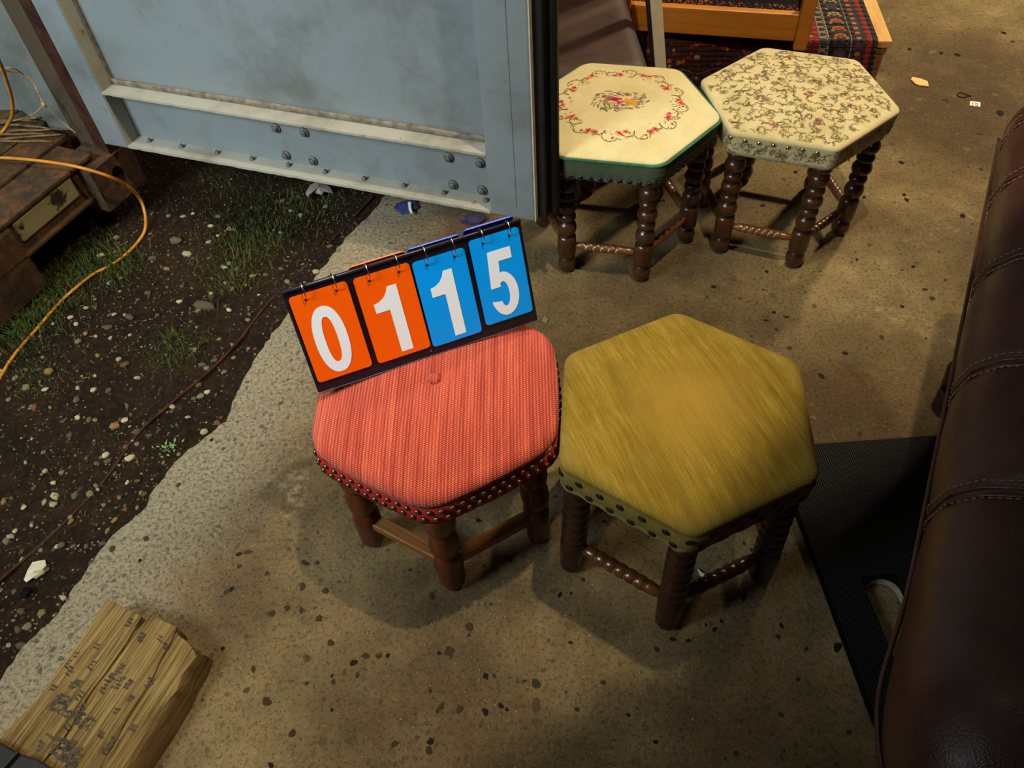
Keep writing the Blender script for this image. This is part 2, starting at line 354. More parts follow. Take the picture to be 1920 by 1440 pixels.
M['cream_wood'] = simple('cream_paint', lin(244,232,200), 0.6, 0.3, 0, 0.06, 40, 0.0003)
M['bluegrey'] = simple('flaking_blue_grey', lin(130,134,130), 0.8, 0.2, 0, 0.2, 180, 0.0015)
M['kraft'] = simple('cream_scrap', lin(206,170,108), 0.8, 0.2, 0, 0.1, 40)

def structure(o, label=None):
    o['kind'] = 'structure'
    if label: o['label'] = label
    return o

# ------------------------------------------------------------------ floor slab and ground
EDGE = [(0.30, 3.25), (0.02, 2.62), (-0.16, 2.2), (-0.28, 1.93), (-0.346, 1.781), (-0.406, 1.686), (-0.46, 1.57), (-0.541, 1.384), (-0.586, 1.287), (-0.616, 1.19), (-0.625, 1.136), (-0.633, 1.077), (-0.673, 1.037), (-0.72, 0.986), (-0.73, 0.967), (-0.747, 0.928), (-0.769, 0.86), (-0.795, 0.832), (-0.819, 0.804), (-0.841, 0.748), (-0.859, 0.706), (-0.873, 0.654), (-0.901, 0.615), (-0.922, 0.592), (-0.94, 0.533), (-1.0, 0.42), (-1.06, 0.30), (-1.2, 0.0), (-1.5, -0.6), (-2.0, -1.6)]
def rag(P, amp, n):
    rnd = random.Random(3); out = []
    for a, b in zip(P[:-1], P[1:]):
        a = Vector(a); b = Vector(b); L = (b-a).length; k = max(1, min(n, int(L/0.012)))
        nrm = Vector((-(b-a).y, (b-a).x)).normalized()
        for i in range(k):
            out.append(a + (b-a)*(i/k) + nrm*rnd.uniform(-amp, amp)*(1 if i else 0.3))
    out.append(Vector(P[-1])); return out
edge = rag(EDGE, 0.004, 14)
mb = MB()
top = [(p.x, p.y, 0.0) for p in edge]
far = [(7.0, -1.6, 0.0), (7.0, 8.0, 0.0), (0.30, 8.0, 0.0)]
poly = top + far
mb.add(poly, [tuple(range(len(poly)))])
n = len(top); rnd = random.Random(5)
r1 = [(p.x-0.005+rnd.uniform(-.002, .002), p.y+0.002, -0.006) for p in edge]; r2 = [(p.x-0.018+rnd.uniform(-.006, .004), p.y+0.006, -0.04) for p in edge]; r3 = [(p.x-0.02, p.y, -0.12) for p in edge]
mb.add(top + r1 + r2 + r3, [(k*n+i, (k+1)*n+i, (k+1)*n+i+1, k*n+i+1) for k in range(3) for i in range(n-1)])
floor = structure(mb.build('floor', M['concrete']), 'worn concrete slab with a broken edge')
# soil beyond the slab's edge
nx, ny = 150, 200
rnd = random.Random(11)
def soil_h(x, y):
    return -0.045 + 0.008*math.sin(7.1*x+1.3*y) * math.cos(5.3*y-2*x) + 0.004*math.sin(31*x+12*y) * math.sin(27*y-8*x)
mb = MB(); V = []
for j in range(ny+1):
    for i in range(nx+1):
        x = -4.2 + 4.5*(i/nx); y = -1.0 + 6.0*(j/ny)
        V.append((x, y, soil_h(x, y) + rnd.uniform(-.003, .003)))
mb.add(V, [(j*(nx+1)+i, j*(nx+1)+i+1, (j+1)*(nx+1)+i+1, (j+1)*(nx+1)+i) for j in range(ny) for i in range(nx)])
ground = structure(mb.build('ground', M['soil'], smooth=True), 'dark soil strewn with gravel')

# stones: a few shared rock meshes
def rock(seed, n=1):
    r = random.Random(seed); bm = bmesh.new(); bmesh.ops.create_icosphere(bm, subdivisions=n, radius=1)
    for v in bm.verts: v.co *= r.uniform(0.72, 1.12)
    me = bpy.data.meshes.new('stone'); bm.to_mesh(me); bm.free()
    me.polygons.foreach_set('use_smooth', [n > 1]*len(me.polygons)); return me
STONEC = [lin(112,98,70), lin(146,134,106), lin(80,68,48), lin(122,98,56), lin(84,76,60), lin(98,66,44), lin(168,154,118)]
stone_mats = [simple('stone_%s' % n_, c, 0.85, 0.2, 0, 0.2, 90, 0.0006) for n_, c in zip(('tan', 'pale', 'brown', 'ochre', 'grey', 'reddish', 'cream'), STONEC)]
rocks = []
for k in range(6):
    for q in range(7):
        me = rock(k*13+1, 1 if k % 2 else 2); me.materials.append(stone_mats[q]); rocks.append(me)
def in_soil(x, y):
    # left of the slab's edge line
    for a, b in zip(EDGE[:-1], EDGE[1:]):
        if b[1] <= y <= a[1]:
            ex = a[0] + (b[0]-a[0])*(y-a[1])/(b[1]-a[1]); return x < ex-0.02
    return False
def stone(name, parent, x, y, z, sx, sy, sz, rz, mat, shape):
    o = bpy.data.objects.new(name, rocks[shape*7+mat]); COL.objects.link(o); o.parent = parent
    o.location = (x, y, z); o.scale = (sx, sy, sz); o.rotation_euler = (0, 0, rz); return o
big = [(350,475,.017,.012,1),(330,452,.018,.014,4),(285,483,.015,.010,2),(190,480,.013,.009,6),(390,452,.009,.006,1),(420,500,.012,.007,1),(380,570,.034,.016,2),(430,582,.010,.006,6),(215,798,.015,.012,3),(145,638,.011,.009,0),(245,860,.014,.009,6),(322,762,.012,.007,1),(352,782,.008,.005,1),(90,695,.013,.010,3),(85,730,.010,.006,6),(50,728,.010,.012,0),(200,610,.012,.009,2),(240,590,.016,.010,2),(130,592,.009,.006,6),(212,587,.008,.005,1),(160,575,.009,.006,1),(255,705,.010,.006,1),(368,718,.014,.010,4),(378,682,.012,.008,4),(232,680,.014,.009,5),(275,545,.013,.009,2),(340,535,.007,.006,4),(100,945,.010,.008,1),(245,862,.010,.006,6),(102,930,.012,.010,6),(18,1005,.010,.007,1),(100,905,.008,.006,6),(60,1325,.009,.006,6),(182,870,.009,.007,4),(40,1210,.012,.008,2),(620,465,.012,.008,4),(310,500,.010,.007,0),(408,405,.012,.008,0),(345,408,.011,.007,1),(430,430,.009,.007,1),(225,520,.008,.006,6),(160,1125,.010,.007,4),(70,1075,.020,.012,6),(610,385,.010,.007,1),(545,395,.009,.006,1),(475,520,.010,.006,0),(465,600,.009,.006,3)]
rnd = random.Random(21)
for i, (u, v, sx, sy, c) in enumerate(big):
    p = at(u, v, -0.04)
    stone('stone', ground, p.x, p.y, soil_h(p.x, p.y)+0.003, sx, sy, min(sx, sy)*0.7, rnd.uniform(-.6, .6), c, rnd.randrange(6))
cnt = len(big)
while cnt < 295:
    p = at(rnd.uniform(0, 700), rnd.uniform(360, 1350), -0.04)
    if not in_soil(p.x, p.y): continue
    s = rnd.choice((.005, .006, .007, .008, .010)); 
    stone('stone', ground, p.x, p.y, soil_h(p.x, p.y)+0.001, s, s*rnd.uniform(.6, .95), s*0.6, rnd.uniform(0, 6), rnd.choice((0, 0, 1, 2, 2, 3, 4, 5, 6)), rnd.randrange(6)); cnt += 1
# small gravel nobody could count
mb = MB(); 
oct_ = [(1,0,0),(0,1,0),(-1,0,0),(0,-1,0),(0,0,1)]
k = 0
while k < 7000:
    x = rnd.uniform(-2.4, 0.1); y = rnd.uniform(0.1, 2.9)
    if not in_soil(x, y): continue
    dens = 0.5+0.5*math.sin(3.1*x+4.7*y+0.8)*math.cos(5.2*x-2.2*y)
    if rnd.random() > 0.12+0.88*dens: continue
    s = rnd.uniform(.0013, .0042); a = rnd.uniform(0, 6); h = soil_h(x, y)+0.001
    ca, sa = math.cos(a)*s, math.sin(a)*s; e = rnd.uniform(.6, 1)
    mb.add([(x+ca*p[0]-sa*p[1]*e, y+sa*p[0]+ca*p[1]*e, h+p[2]*s*0.8) for p in oct_], [(0,1,4),(1,2,4),(2,3,4),(3,0,4)], rnd.choice((0, 0, 0, 2, 2, 2, 2, 3, 3, 4, 5, 1, 7))); k += 1
o = mb.build('gravel', stone_mats + [simple('grit_dark', lin(58,48,34), .9, .1)], ground); o['kind'] = 'stuff'
# stones worn flush in the concrete
dark = [simple('aggregate_%s' % n_, c, 0.9, 0.06, 0, 0.5, 160, 0.0006) for n_, c in (('brown', lin(68,55,38)), ('grey', lin(64,58,44)), ('slate', lin(40,37,31)), ('red', lin(72,55,38)), ('tan', lin(90,76,52)))]
agg = []
for k in range(5):
    for q in range(5):
        r = random.Random(k+50); mb = MB(); n_ = 8; ring = []
        for j in range(n_):
            a = 2*PI*j/n_; rr = r.uniform(.65, 1.1); ring.append((rr*math.cos(a), rr*math.sin(a)))
        mb.rings([[(x, y, -0.5) for x, y in ring], [(x*.96, y*.96, .25) for x, y in ring], [(x*.7, y*.7, .5) for x, y in ring]], cap0=False)
        me = bpy.data.meshes.new('pebble'); me.from_pydata(mb.v, [], mb.f); me.materials.append(dark[q]); agg.append(me)
listed = [(538,1140,8,0),(510,1150,8,0),(598,1160,8,0),(610,1108,7,0),(663,1243,8,2),(670,1266,6,1),(710,1230,7,0),(880,1175,9,3),(862,1330,9,3),(910,1335,9,2),(939,1323,7,2),(827,1325,8,0),(807,1390,8,2),(740,1395,8,0),(805,1407,10,0),(1005,1282,10,1),(911,1268,7,2),(1005,1322,13,4),(950,1330,5,2),(843,1222,11,0),(810,1118,8,1),(685,1230,8,0),(575,1235,9,4),(645,1260,7,4),(625,1278,6,3),(500,1315,11,0),(570,1055,7,0),(595,1055,5,1),(567,1100,10,1),(565,1145,7,0),(500,1075,5,0),(548,1375,7,0),(508,1435,6,2),(1395,1120,9,2),(1571,1213,12,2),(1512,1217,5,1),(1340,1180,6,2),(465,1035,9,0),(590,1140,5,4),(620,1205,8,3),(475,1255,7,0),(425,1110,8,1),(1540,705,8,2),(1430,385,6,1),(1700,375,6,2),(1695,365,5,2),(1805,405,6,2),(1765,100,5,2),(1795,103,6,2),(1705,92,5,2),(1875,212,9,2),(1620,370,5,2),(1690,305,6,2),(1415,110,4,2),(958,1050,5,2)]
rnd = random.Random(8); cnt = 0
def add_pebble(u, v, px, q):
    p = at(u, v, 0); s = px*(p-Vector((0, 0, CAMZ))).length/FPX
    o = bpy.data.objects.new('pebble', agg[rnd.randrange(5)*5+q]); COL.objects.link(o); o.parent = floor
    o.location = (p.x, p.y, 0.0002); o.scale = (s, s*rnd.uniform(.6, .95), 0.0016); o.rotation_euler = (0, 0, rnd.uniform(0, 6))
for a in listed: add_pebble(*a); cnt += 1
while cnt < 240:
    u = rnd.uniform(200, 1900); v = rnd.uniform(60, 1440); p = at(u, v, 0)
    if in_soil(p.x+0.06, p.y): continue
    add_pebble(u, v, rnd.uniform(3.5, 6.5), rnd.choice((0, 0, 1, 1, 2, 2, 4, 4))); cnt += 1

# ------------------------------------------------------------------ added out-of-frame slab, shaped to cast the near right shade
mb = MB()
DK = [(0.17, -1.6), (0.272, 0.70), (0.300, 0.762), (0.37, 0.79), (0.45, 0.866), (0.56, 0.911), (1.0, 1.105), (1.65, 2.44), (1.905, 2.55), (3.9, 3.4), (3.9, -1.6)]
mb.rings([[(x, y, 1.80) for x, y in reversed(DK)], [(x, y, 1.86) for x, y in reversed(DK)]])
structure(mb.build('shade_slab', M['pinedark']), 'out-of-frame slab added to shade the near right floor')

# ------------------------------------------------------------------ stools
def rhex(R, rc, nc=9, ns=14, blend=0.0):
    """rounded hexagon outline, counter-clockwise, first corner on +x"""
    pts = []; ap = rc/math.cos(PI/6)
    for k in range(6):
        a = k*PI/3; c = Vector((math.cos(a), math.sin(a)))*(R-ap)
        arc = [c + Vector((math.cos(a+t), math.sin(a+t)))*rc for t in np.linspace(-PI/6, PI/6, nc)]
        a2 = (k+1)*PI/3; c2 = Vector((math.cos(a2), math.sin(a2)))*(R-ap)
        nxt = c2 + Vector((math.cos(a2-PI/6), math.sin(a2-PI/6)))*rc
        pts += arc
        for i in range(1, ns): pts.append(arc[-1].lerp(nxt, i/ns))
    if blend:
        Rm = R*0.955; pts = [p*(1-blend) + p.normalized()*Rm*blend for p in pts]
    return pts
class Seat:
    def __init__(s, R, rc, prof, blend=0.0, dimple=None, seed=1, wob=0.0):
        s.o = rhex(R, rc, blend=blend); s.prof = prof; s.dimple = dimple; s.R = R
        s.ang = np.unwrap(np.array([math.atan2(p.y, p.x) for p in s.o])); s.rad = np.array([p.length for p in s.o]); s.wob = wob; s.ph = random.Random(seed).uniform(0, 6)
    def r(s, th):
        a = (th - s.ang[0]) % (2*PI) + s.ang[0]
        return float(np.interp(a, np.append(s.ang, s.ang[0]+2*PI), np.append(s.rad, s.rad[0])))
    def extra(s, x, y):
        z = s.wob*(math.sin(17*x+s.ph)*math.cos(13*y+2*s.ph) + 0.5*math.sin(31*y-9*x))
        if s.dimple:
            dx, dy, dep, wd = s.dimple; d2 = (x-dx)**2+(y-dy)**2; z -= dep*math.exp(-d2/wd**2) + 0.35*dep*math.exp(-d2/(3*wd)**2)*(1+0.35*math.cos(6*math.atan2(y-dy, x-dx)))
        return z
    def z(s, x, y):
        rr = math.hypot(x, y)/max(1e-6, s.r(math.atan2(y, x)))
        S = [p[0] for p in s.top]; Z = [p[1] for p in s.top]
        return float(np.interp(rr, S, Z)) + s.extra(x, y)*max(0, 1-rr**4)
    def build(s, name, mat, parent, loc=None):
        i0 = 0; s.top = []
        for q in s.prof:
            if s.top and q[0] <= s.top[-1][0]: break
            s.top.append(q)
        mb = MB(); n = len(s.o); R = []
        ctr = (0, 0, s.prof[0][1]+s.extra(0, 0))
        for (sc_, z) in s.prof[1:]:
            R.append([(p.x*sc_, p.y*sc_, z + s.extra(p.x*sc_, p.y*sc_)*(max(0, 1-sc_**4))) for p in s.o])
        mb.rings(R, cap0=False, cap1=True)
        # flip so normals face outward/up : rings run outward then down
        mb.f = [tuple(reversed(f)) for f in mb.f]
        mb.v.append(ctr); c = len(mb.v)-1
        for j in range(n): mb.f.append((c, j, (j+1) % n)); mb.m.append(0)
        return mb.build(name, mat, parent, smooth=True)
def dome(edge_z, top_z, bottom, bulge=0.012, n=16, k=2.6, roll=0.86):
    """profile: centre to edge, rolled over the edge, down to `bottom`; scales relative to the outline"""
    P = [(0, top_z)]
    for i in range(1, n+1):
        s = roll*i/n; P.append((s, edge_z + (top_z-edge_z)*(1-(s/roll)**k)))
    m = 9; dz = edge_z-bottom
    for i in range(1, m+1):
        a = PI/2*i/m
        P.append((roll + (1-roll)*math.sin(a), bottom + dz*(0.45+0.55*math.cos(a))))
    P.append((1-bulge*0.5, bottom+dz*0.2)); P.append((1-bulge, bottom))
    P.append((0.5, bottom))
    return P
def nail_mesh(r, h, mat, flat=False):
    mb = MB(); P = [(r, 0), (r*.92, h*.45), (r*.62, h*.85), (0.001, h)]
    mb.lathe(P, 10); me = bpy.data.meshes.new('nail'); me.from_pydata(mb.v, [], mb.f); me.materials.append(mat)
    me.polygons.foreach_set('use_smooth', [True]*len(me.polygons)); return me
def put_nail(me, parent, pos, nrm, sx=1, sy=1):
    q = Vector(nrm).to_track_quat('Z', 'Y'); o = bpy.data.objects.new('nail', me); COL.objects.link(o); o.parent = parent
    o.matrix_local = Matrix.Translation(pos) @ q.to_matrix().to_4x4() @ Matrix.Diagonal((sx, sy, 1, 1)); return o
def perimeter(out):
    n = len(out); L = [0]
    for i in range(n): L.append(L[-1] + (out[(i+1) % n]-out[i]).length)
    return L
def along(out, L, s):
    s %= L[-1]; i = int(np.searchsorted(L, s, side='right')-1); i = min(i, len(out)-1); a = out[i]; b = out[(i+1) % len(out)]
    p = a.lerp(b, (s-L[i])/max(1e-9, L[i+1]-L[i])); t = (b-a).normalized(); return p, Vector((t.y, -t.x))
def band(out, z0, z1, name, mat, parent, scallop=0.0, pitch=0.03, th=0.002, phase=0.0, slope=0.0):
    L = perimeter(out); n = int(L[-1]/0.004); R = [[], [], [], [], []]
    for i in range(n):
        p, nr = along(out, L, L[-1]*i/n); s = L[-1]*i/n
        zb = z0 + scallop*math.cos(2*PI*s/pitch+phase) + scallop*0.4*math.sin(53*s)
        R[0].append((p.x, p.y, z1)); R[1].append((p.x+nr.x*th, p.y+nr.y*th, z1-0.001)); R[2].append((p.x+nr.x*(th-slope*.5), p.y+nr.y*(th-slope*.5), (zb+z1)/2)); R[3].append((p.x+nr.x*(th-slope), p.y+nr.y*(th-slope), zb)); R[4].append((p.x-nr.x*(0.012+slope), p.y-nr.y*(0.012+slope), zb+0.001))
    mb = MB(); mb.rings(R, False, False); mb.f = [tuple(reversed(f)) for f in mb.f]
    return mb.build(name, mat, parent, smooth=True)

BOB = []
def bead(P, z0, z1, r, n=7, rn=0.62, flat=0.0):
    for i in range(n+1):
        t = i/n; a = PI*t; P.append((r*(rn + (1-rn)*max(0, math.sin(a))**0.55), z0+(z1-z0)*t))
def bobbin_leg(H):
    P = [(0.008, 0), (0.0140, 0.0015), (0.0195, 0.010), (0.0218, 0.020), (0.0222, 0.028), (0.0205, 0.037), (0.0160, 0.0445), (0.0148, 0.0465)]
    P += [(0.0165, 0.0475), (0.0218, 0.053), (0.0225, 0.062), (0.0228, 0.100), (0.0222, 0.108), (0.0180, 0.113), (0.0140, 0.115)]
    z = 0.115
    for h, r in ((0.042, .0235), (0.025, .0215), (0.034, .0238), (0.025, .0215), (0.036, .0240), (0.026, .0225)):
        n = 9
        for i in range(n+1): t = i/n; P.append((0.0128+(r-0.0128)*max(0, math.sin(PI*t))**0.62, z+h*t))
        z += h
    return [(r, zz if zz < 0.1151 else 0.115+(zz-0.115)*(H-0.115)/(z-0.115)) for r, zz in P]
def ringed_leg(H):
    P = [(0.010, 0), (0.016, 0.002), (0.0215, 0.012), (0.0220, 0.024), (0.0205, 0.034), (0.0222, 0.042), (0.0235, 0.075), (0.0235, 0.100), (0.0215, 0.108)]
    z = 0.108
    while z < H-0.02:
        bead(P, z, z+0.026, 0.0232, 6, 0.86); z += 0.026
    P += [(0.0205, H)]; return P
def stretcher_prof(L, r=0.0105, beads=5, rn=0.72, e0=0.006):
    P = [(e0*.7, 0), (e0, 0.0005)]; a = L*0.20; P += [(e0+(r-e0)*.6, a*.5), (r*0.95, a*.85), (r*rn, a)]
    bl = (L-2*a)/beads
    for i in range(beads): bead(P, a+i*bl, a+(i+1)*bl, r, 6, rn)
    P += [(r*.95, L-a*.85), (e0+(r-e0)*.6, L-a*.5), (e0, L-.0005), (e0*.7, L)]; return P
def legs_and_bars(t, rb, rt, H, leg_prof, leg_mat, bar_mat, zbar, bar, fn=None, nseg=24, rots=None):
    mb = MB(); mb.lathe(leg_prof, nseg, fn=fn); first = mb.build('leg', leg_mat, t, auto=40)
    def pos(k, z): a = k*PI/3; r = rb+(rt-rb)*z/H; return Vector((r*math.cos(a), r*math.sin(a), z))
    for k in range(6):
        a = k*PI/3; o = first if k == 0 else first.copy()
        if k: COL.objects.link(o); o.parent = t
        d = (pos(k, H)-pos(k, 0)).normalized(); ax = Vector((-math.sin(a), math.cos(a), 0)); xx = ax.cross(d)
        R = Matrix((xx, ax, d)).transposed()
        o.matrix_local = Matrix.Translation(pos(k, 0)) @ R.to_4x4()
    p0 = pos(0, zbar); p1 = pos(1, zbar); Lb = (p1-p0).length - 0.034
    fb = None
    for k in range(6):
        a, b = pos(k, zbar), pos(k+1, zbar); d = (b-a).normalized(); st = a + d*0.017
        q = d.to_track_quat('X', 'Z').to_matrix().to_4x4()
        if fb is None:
            mb = MB()
            if bar == 'flat':
                mb.box((Lb/2, 0, 0), (Lb+0.016, 0.024, 0.019)); fb = mb.build('stretcher', bar_mat, t, bevel=0.0015)
            else:
                mb.lathe(stretcher_prof(Lb, *bar), 16, M=Matrix.Rotation(PI/2, 4, 'Y')); fb = mb.build('stretcher', bar_mat, t, smooth=True)
            o = fb
        else:
            o = fb.copy(); COL.objects.link(o); o.parent = t
        o.matrix_local = Matrix.Translation(st) @ q

# --- red stool
t = thing('hexagonal_stool', 'red herringbone footstool with centre button and brass nail rows, number board on it', 'stool', (-0.1256, 0.8369, 0), math.radians(86.5))
red = t
seat = Seat(0.2295, 0.068, dome(0.350, 0.366, 0.319, 0.022, k=3, roll=0.88), blend=0.22, dimple=(0.006, 0.003, 0.006, 0.013), wob=0.0009)
cush = seat.build('cushion', M['red'], t); redseat = seat
# weave runs towards the far side: the texture follows the cushion's own axes
mb = MB(); mb.lathe([(0.0100, -0.003), (0.0115, 0.001), (0.0108, 0.0045), (0.007, 0.0068), (0.001, 0.0078)], 18)
mb.build('button', M['red'], cush, smooth=True, loc=(0.006, 0.003, 0.3602))
out = rhex(0.2262, 0.055, blend=0.18)
band(out, 0.287, 0.3205, 'braid', M['redband'], t, 0.0012, 0.019, 0.002, slope=-0.004)
L = perimeter(out); me = nail_mesh(0.0056, 0.0045, M['brass']); N = 75
for row, (z, sh) in enumerate(((0.3140, 0), (0.2975, 0.5))):
    for i in range(N):
        s = L[-1]*(i+sh)/N; p, nr = along(out, L, s); off = 0.002 + 0.004*(0.3205-z)/0.0335
        put_nail(me, t, (p.x+nr.x*off, p.y+nr.y*off, z+random.uniform(-.0006, .0006)), (nr.x, nr.y, 0.15))
def sqfn(a, z):
    return 1.0
Pl = [(0.012, 0), (0.019, 0.003), (0.0225, 0.012), (0.0235, 0.03), (0.0235, 0.062), (0.0245, 0.066), (0.0245, 0.100), (0.0235, 0.104), (0.0185, 0.112), (0.0245, 0.132), (0.0262, 0.150), (0.0250, 0.170), (0.0190, 0.188), (0.0235, 0.194), (0.0262, 0.215), (0.0255, 0.235), (0.0215, 0.262), (0.0235, 0.268), (0.0235, 0.296)]
def octo(a, z):
    k = (a+PI/8) % (PI/4) - PI/8
    return 1.0/ (math.cos(k) if abs(k) < PI/8 else 1) * (1+0.05*math.cos(4*a))
legs_and_bars(t, 0.184, 0.176, 0.296, Pl, M['legred'], M['barred'], 0.083, 'flat', fn=octo, nseg=16)

# --- olive stool
t = thing('hexagonal_stool', 'worn olive velvet footstool with sparse dark nails on dark ringed legs', 'stool', (0.2680, 0.7415, 0), math.radians(81.7))
seat = Seat(0.2235, 0.034, dome(0.362, 0.378, 0.336, 0.012, k=2.4, roll=0.88), wob=0.0012, seed=4)
seat.build('cushion', M['olive'], t)
out = rhex(0.2195, 0.022)
band(out, 0.293, 0.3375, 'skirt', M['oliveband'], t, 0.0022, 0.037, 0.0022)
mb = MB(); L = perimeter(out); mb.tube([tuple(along(out, L, L[-1]*i/240)[0]) + (0.3375,) for i in range(241)], 0.0016, 6, cap=False); mb.build('seam_piping', M['oliveband'], t, smooth=True)
me = nail_mesh(0.0072, 0.0022, M['darknail']); N = 36
for z, sh in ((0.3275, 0.25), (0.3035, 0.75)):
    for i in range(N):
        s = L[-1]*(i+sh)/N; p, nr = along(out, L, s+random.uniform(-.002, .002))
        put_nail(me, t, (p.x+nr.x*.0022, p.y+nr.y*.0022, z+random.uniform(-.0012, .0012)), (nr.x, nr.y, 0))
legs_and_bars(t, 0.198, 0.186, 0.304, ringed_leg(0.304), M['legolive'], M['barolive'], 0.085, (0.0130, 5, 0.84, 0.008))

# --- embroidery ribbons
def ribbon(mb, pts, wd, sf, m, taper=True):
    n = len(pts); A = []; 
    for i, p in enumerate(pts):
        a = pts[max(0, i-1)]; b = pts[min(n-1, i+1)]; d = Vector((b[0]-a[0], b[1]-a[1])); 
        if d.length < 1e-9: d = Vector((1, 0))
        d.normalize(); nn = Vector((-d.y, d.x)); ww = wd*(0.5+0.5*math.sin(PI*(i+0.5)/n)) if taper else wd
        for s_ in (-1, 1):
            q = sf(p[0]+nn.x*ww*s_/2, p[1]+nn.y*ww*s_/2)
            if q is None: return
            A.append(q)
    mb.add(A, [(2*i, 2*i+2, 2*i+3, 2*i+1) for i in range(n-1)], m)
def arc(cx, cy, r, a0, a1, n=7, sp=0.0):
    return [(cx+(r+sp*i/n)*math.cos(a0+(a1-a0)*i/n), cy+(r+sp*i/n)*math.sin(a0+(a1-a0)*i/n)) for i in range(n+1)]
def dot(mb, x, y, r, sf, m, n=7, e=1.0, rot=0):
    P = [sf(x, y)]; 
    for j in range(n):
        a = 2*PI*j/n; rx, ry = r*math.cos(a), r*e*math.sin(a)
        P.append(sf(x+rx*math.cos(rot)-ry*math.sin(rot), y+rx*math.sin(rot)+ry*math.cos(rot)))
    if any(q is None for q in P): return
    mb.add(P, [(0, j+1, (j+1) % n+1) for j in range(n)], m)
yarn = [simple('yarn_%s' % a, lin(*c), 0.95, 0.1, 0, 0.12, 400) for a, c in (('olive', (128,112,50)), ('brown', (92,72,36)), ('rose', (196,86,80)), ('red', (158,44,32)), ('magenta', (164,58,88)), ('amber', (206,142,44)), ('grey_green', (116,122,92)), ('pink', (222,140,122)), ('maroon', (118,52,48)), ('lilac', (130,100,112)))]

def leafy(mb, r, x, y, a, s, sf, cm, depth=0):
    """a curling scroll with small leaf ticks"""
    sg = r.choice((-1, 1)); R = s*r.uniform(.35, .6); sweep = r.uniform(2.2, 4.2)
    cx, cy = x - R*sg*math.sin(a), y + R*sg*math.cos(a); a0 = math.atan2(y-cy, x-cx)
    P = arc(cx, cy, R, a0, a0+sg*sweep, 9, -R*0.4)
    ribbon(mb, P, s*0.06, sf, cm)
    for k in (2, 4, 6, 8):
        px, py = P[k]; aa = a0+sg*sweep*k/9; 
        for q in (0.5, -0.6):
            l = s*r.uniform(.22, .40); da = aa+q+r.uniform(-.3, .3)
            ribbon(mb, [(px, py), (px+l*.5*math.cos(da), py+l*.5*math.sin(da)), (px+l*math.cos(da+.5*sg), py+l*math.sin(da+.5*sg))], s*0.06, sf, cm)

# --- green stool (needlepoint)
t = thing('hexagonal_stool', 'ivory needlepoint footstool with a flower wreath, green velvet sides and twisted green cord', 'stool', (0.2970, 1.6094, 0), math.radians(43.4))
seat = Seat(0.2280, 0.041, dome(0.3605, 0.374, 0.350, 0.01, k=2.0, roll=0.90), seed=9, wob=0.0006)
pan = seat.build('needlepoint_panel', M['ivory'], t)
out = rhex(0.2285, 0.042)
band(out, 0.300, 0.3525, 'velvet_side', M['green'], t, 0.0012, 0.02, 0.0022, slope=0.003)
L = perimeter(out)
# twisted cord: two strands wound round each other
mb = MB(); nn = 1500
for ph in (0, PI):
    P = []
    for i in range(nn+1):
        s = L[-1]*i/nn; p, nr = along(out, L, s); a = 2*PI*s/0.0085+ph
        P.append((p.x+nr.x*(.002+0.0014*math.cos(a)), p.y+nr.y*(.002+0.0014*math.cos(a)), 0.3515+0.0014*math.sin(a)))
    mb.tube(P, 0.0023, 5, cap=False)
mb.build('cord_piping', mat_cloth('green_cord', lin(32,80,58), lin(64,122,90), 900, 0.0002), t, smooth=True)['label'] = 'bright green twisted cord'
me = nail_mesh(0.0050, 0.003, M['greennail']); N = 62
for i in range(N):
    p, nr = along(out, L, L[-1]*(i+.5)/N); put_nail(me, t, (p.x+nr.x*.0005, p.y+nr.y*.0005, 0.3065), (nr.x, nr.y, -0.05), 1.15, 1)
legs_and_bars(t, 0.187, 0.187, 0.302, bobbin_leg(0.302), M['legback'], M['barback'], 0.082, (0.0110, 5, 0.84, 0.0065))
sf = lambda x, y: (x, y, seat.z(x, y)+0.0006)
mb = MB(); r = random.Random(31)
WR = 0.130
def flower(mb, r, x, y, s, sf, pal, core):
    for j in range(6):
        a = j*PI/3+r.uniform(-.3, .3); dot(mb, x+s*.6*math.cos(a), y+s*.6*math.sin(a), s*r.uniform(.32, .5), sf, r.choice(pal), 6, .7, a)
    dot(mb, x, y, s*.42, lambda a_, b_: (sf(a_, b_)[0], sf(a_, b_)[1], sf(a_, b_)[2]+.0002), core, 6)
for k in range(12):
    a0 = k*PI/6+.1; rad = WR*(1.0 if k % 2 else 0.97)
    # long scalloped vine between blossoms
    cxx, cyy = (WR+.0)*math.cos(a0), (WR)*math.sin(a0)
    for sgn, rr in ((1, 0.021), (-1, 0.017)):
        c = ((WR+sgn*.006)*math.cos(a0+.13*sgn), (WR+sgn*.006)*math.sin(a0+.13*sgn))
        P = arc(c[0], c[1], rr, a0-1.7*sgn, a0+1.7*sgn, 12, -.006)
        for i in range(0, 12, 1):
            if i % 4 != 3: ribbon(mb, P[i:i+2], 0.0023, sf, 0 if sgn > 0 else 1, False)
        for i in (3, 6, 9):
            da = a0+sgn*i*.3; ribbon(mb, [P[i], (P[i][0]+.005*math.cos(da), P[i][1]+.005*math.sin(da)), (P[i][0]+.009*math.cos(da+.6), P[i][1]+.009*math.sin(da+.6))], .0018, sf, r.choice((0, 1, 6)))
    fa = a0+.26; fr = WR+(.006 if k % 2 else -.006)
    flower(mb, r, fr*math.cos(fa), fr*math.sin(fa), 0.0100, sf, [2, 7, 7, 2], 3)
    flower(mb, r, (fr-.004)*math.cos(fa+.11), (fr-.004)*math.sin(fa+.11), 0.0078, sf, [2, 7], 3)
    dot(mb, (WR+.012)*math.cos(fa-.1), (WR+.012)*math.sin(fa-.1), .003, sf, 3)
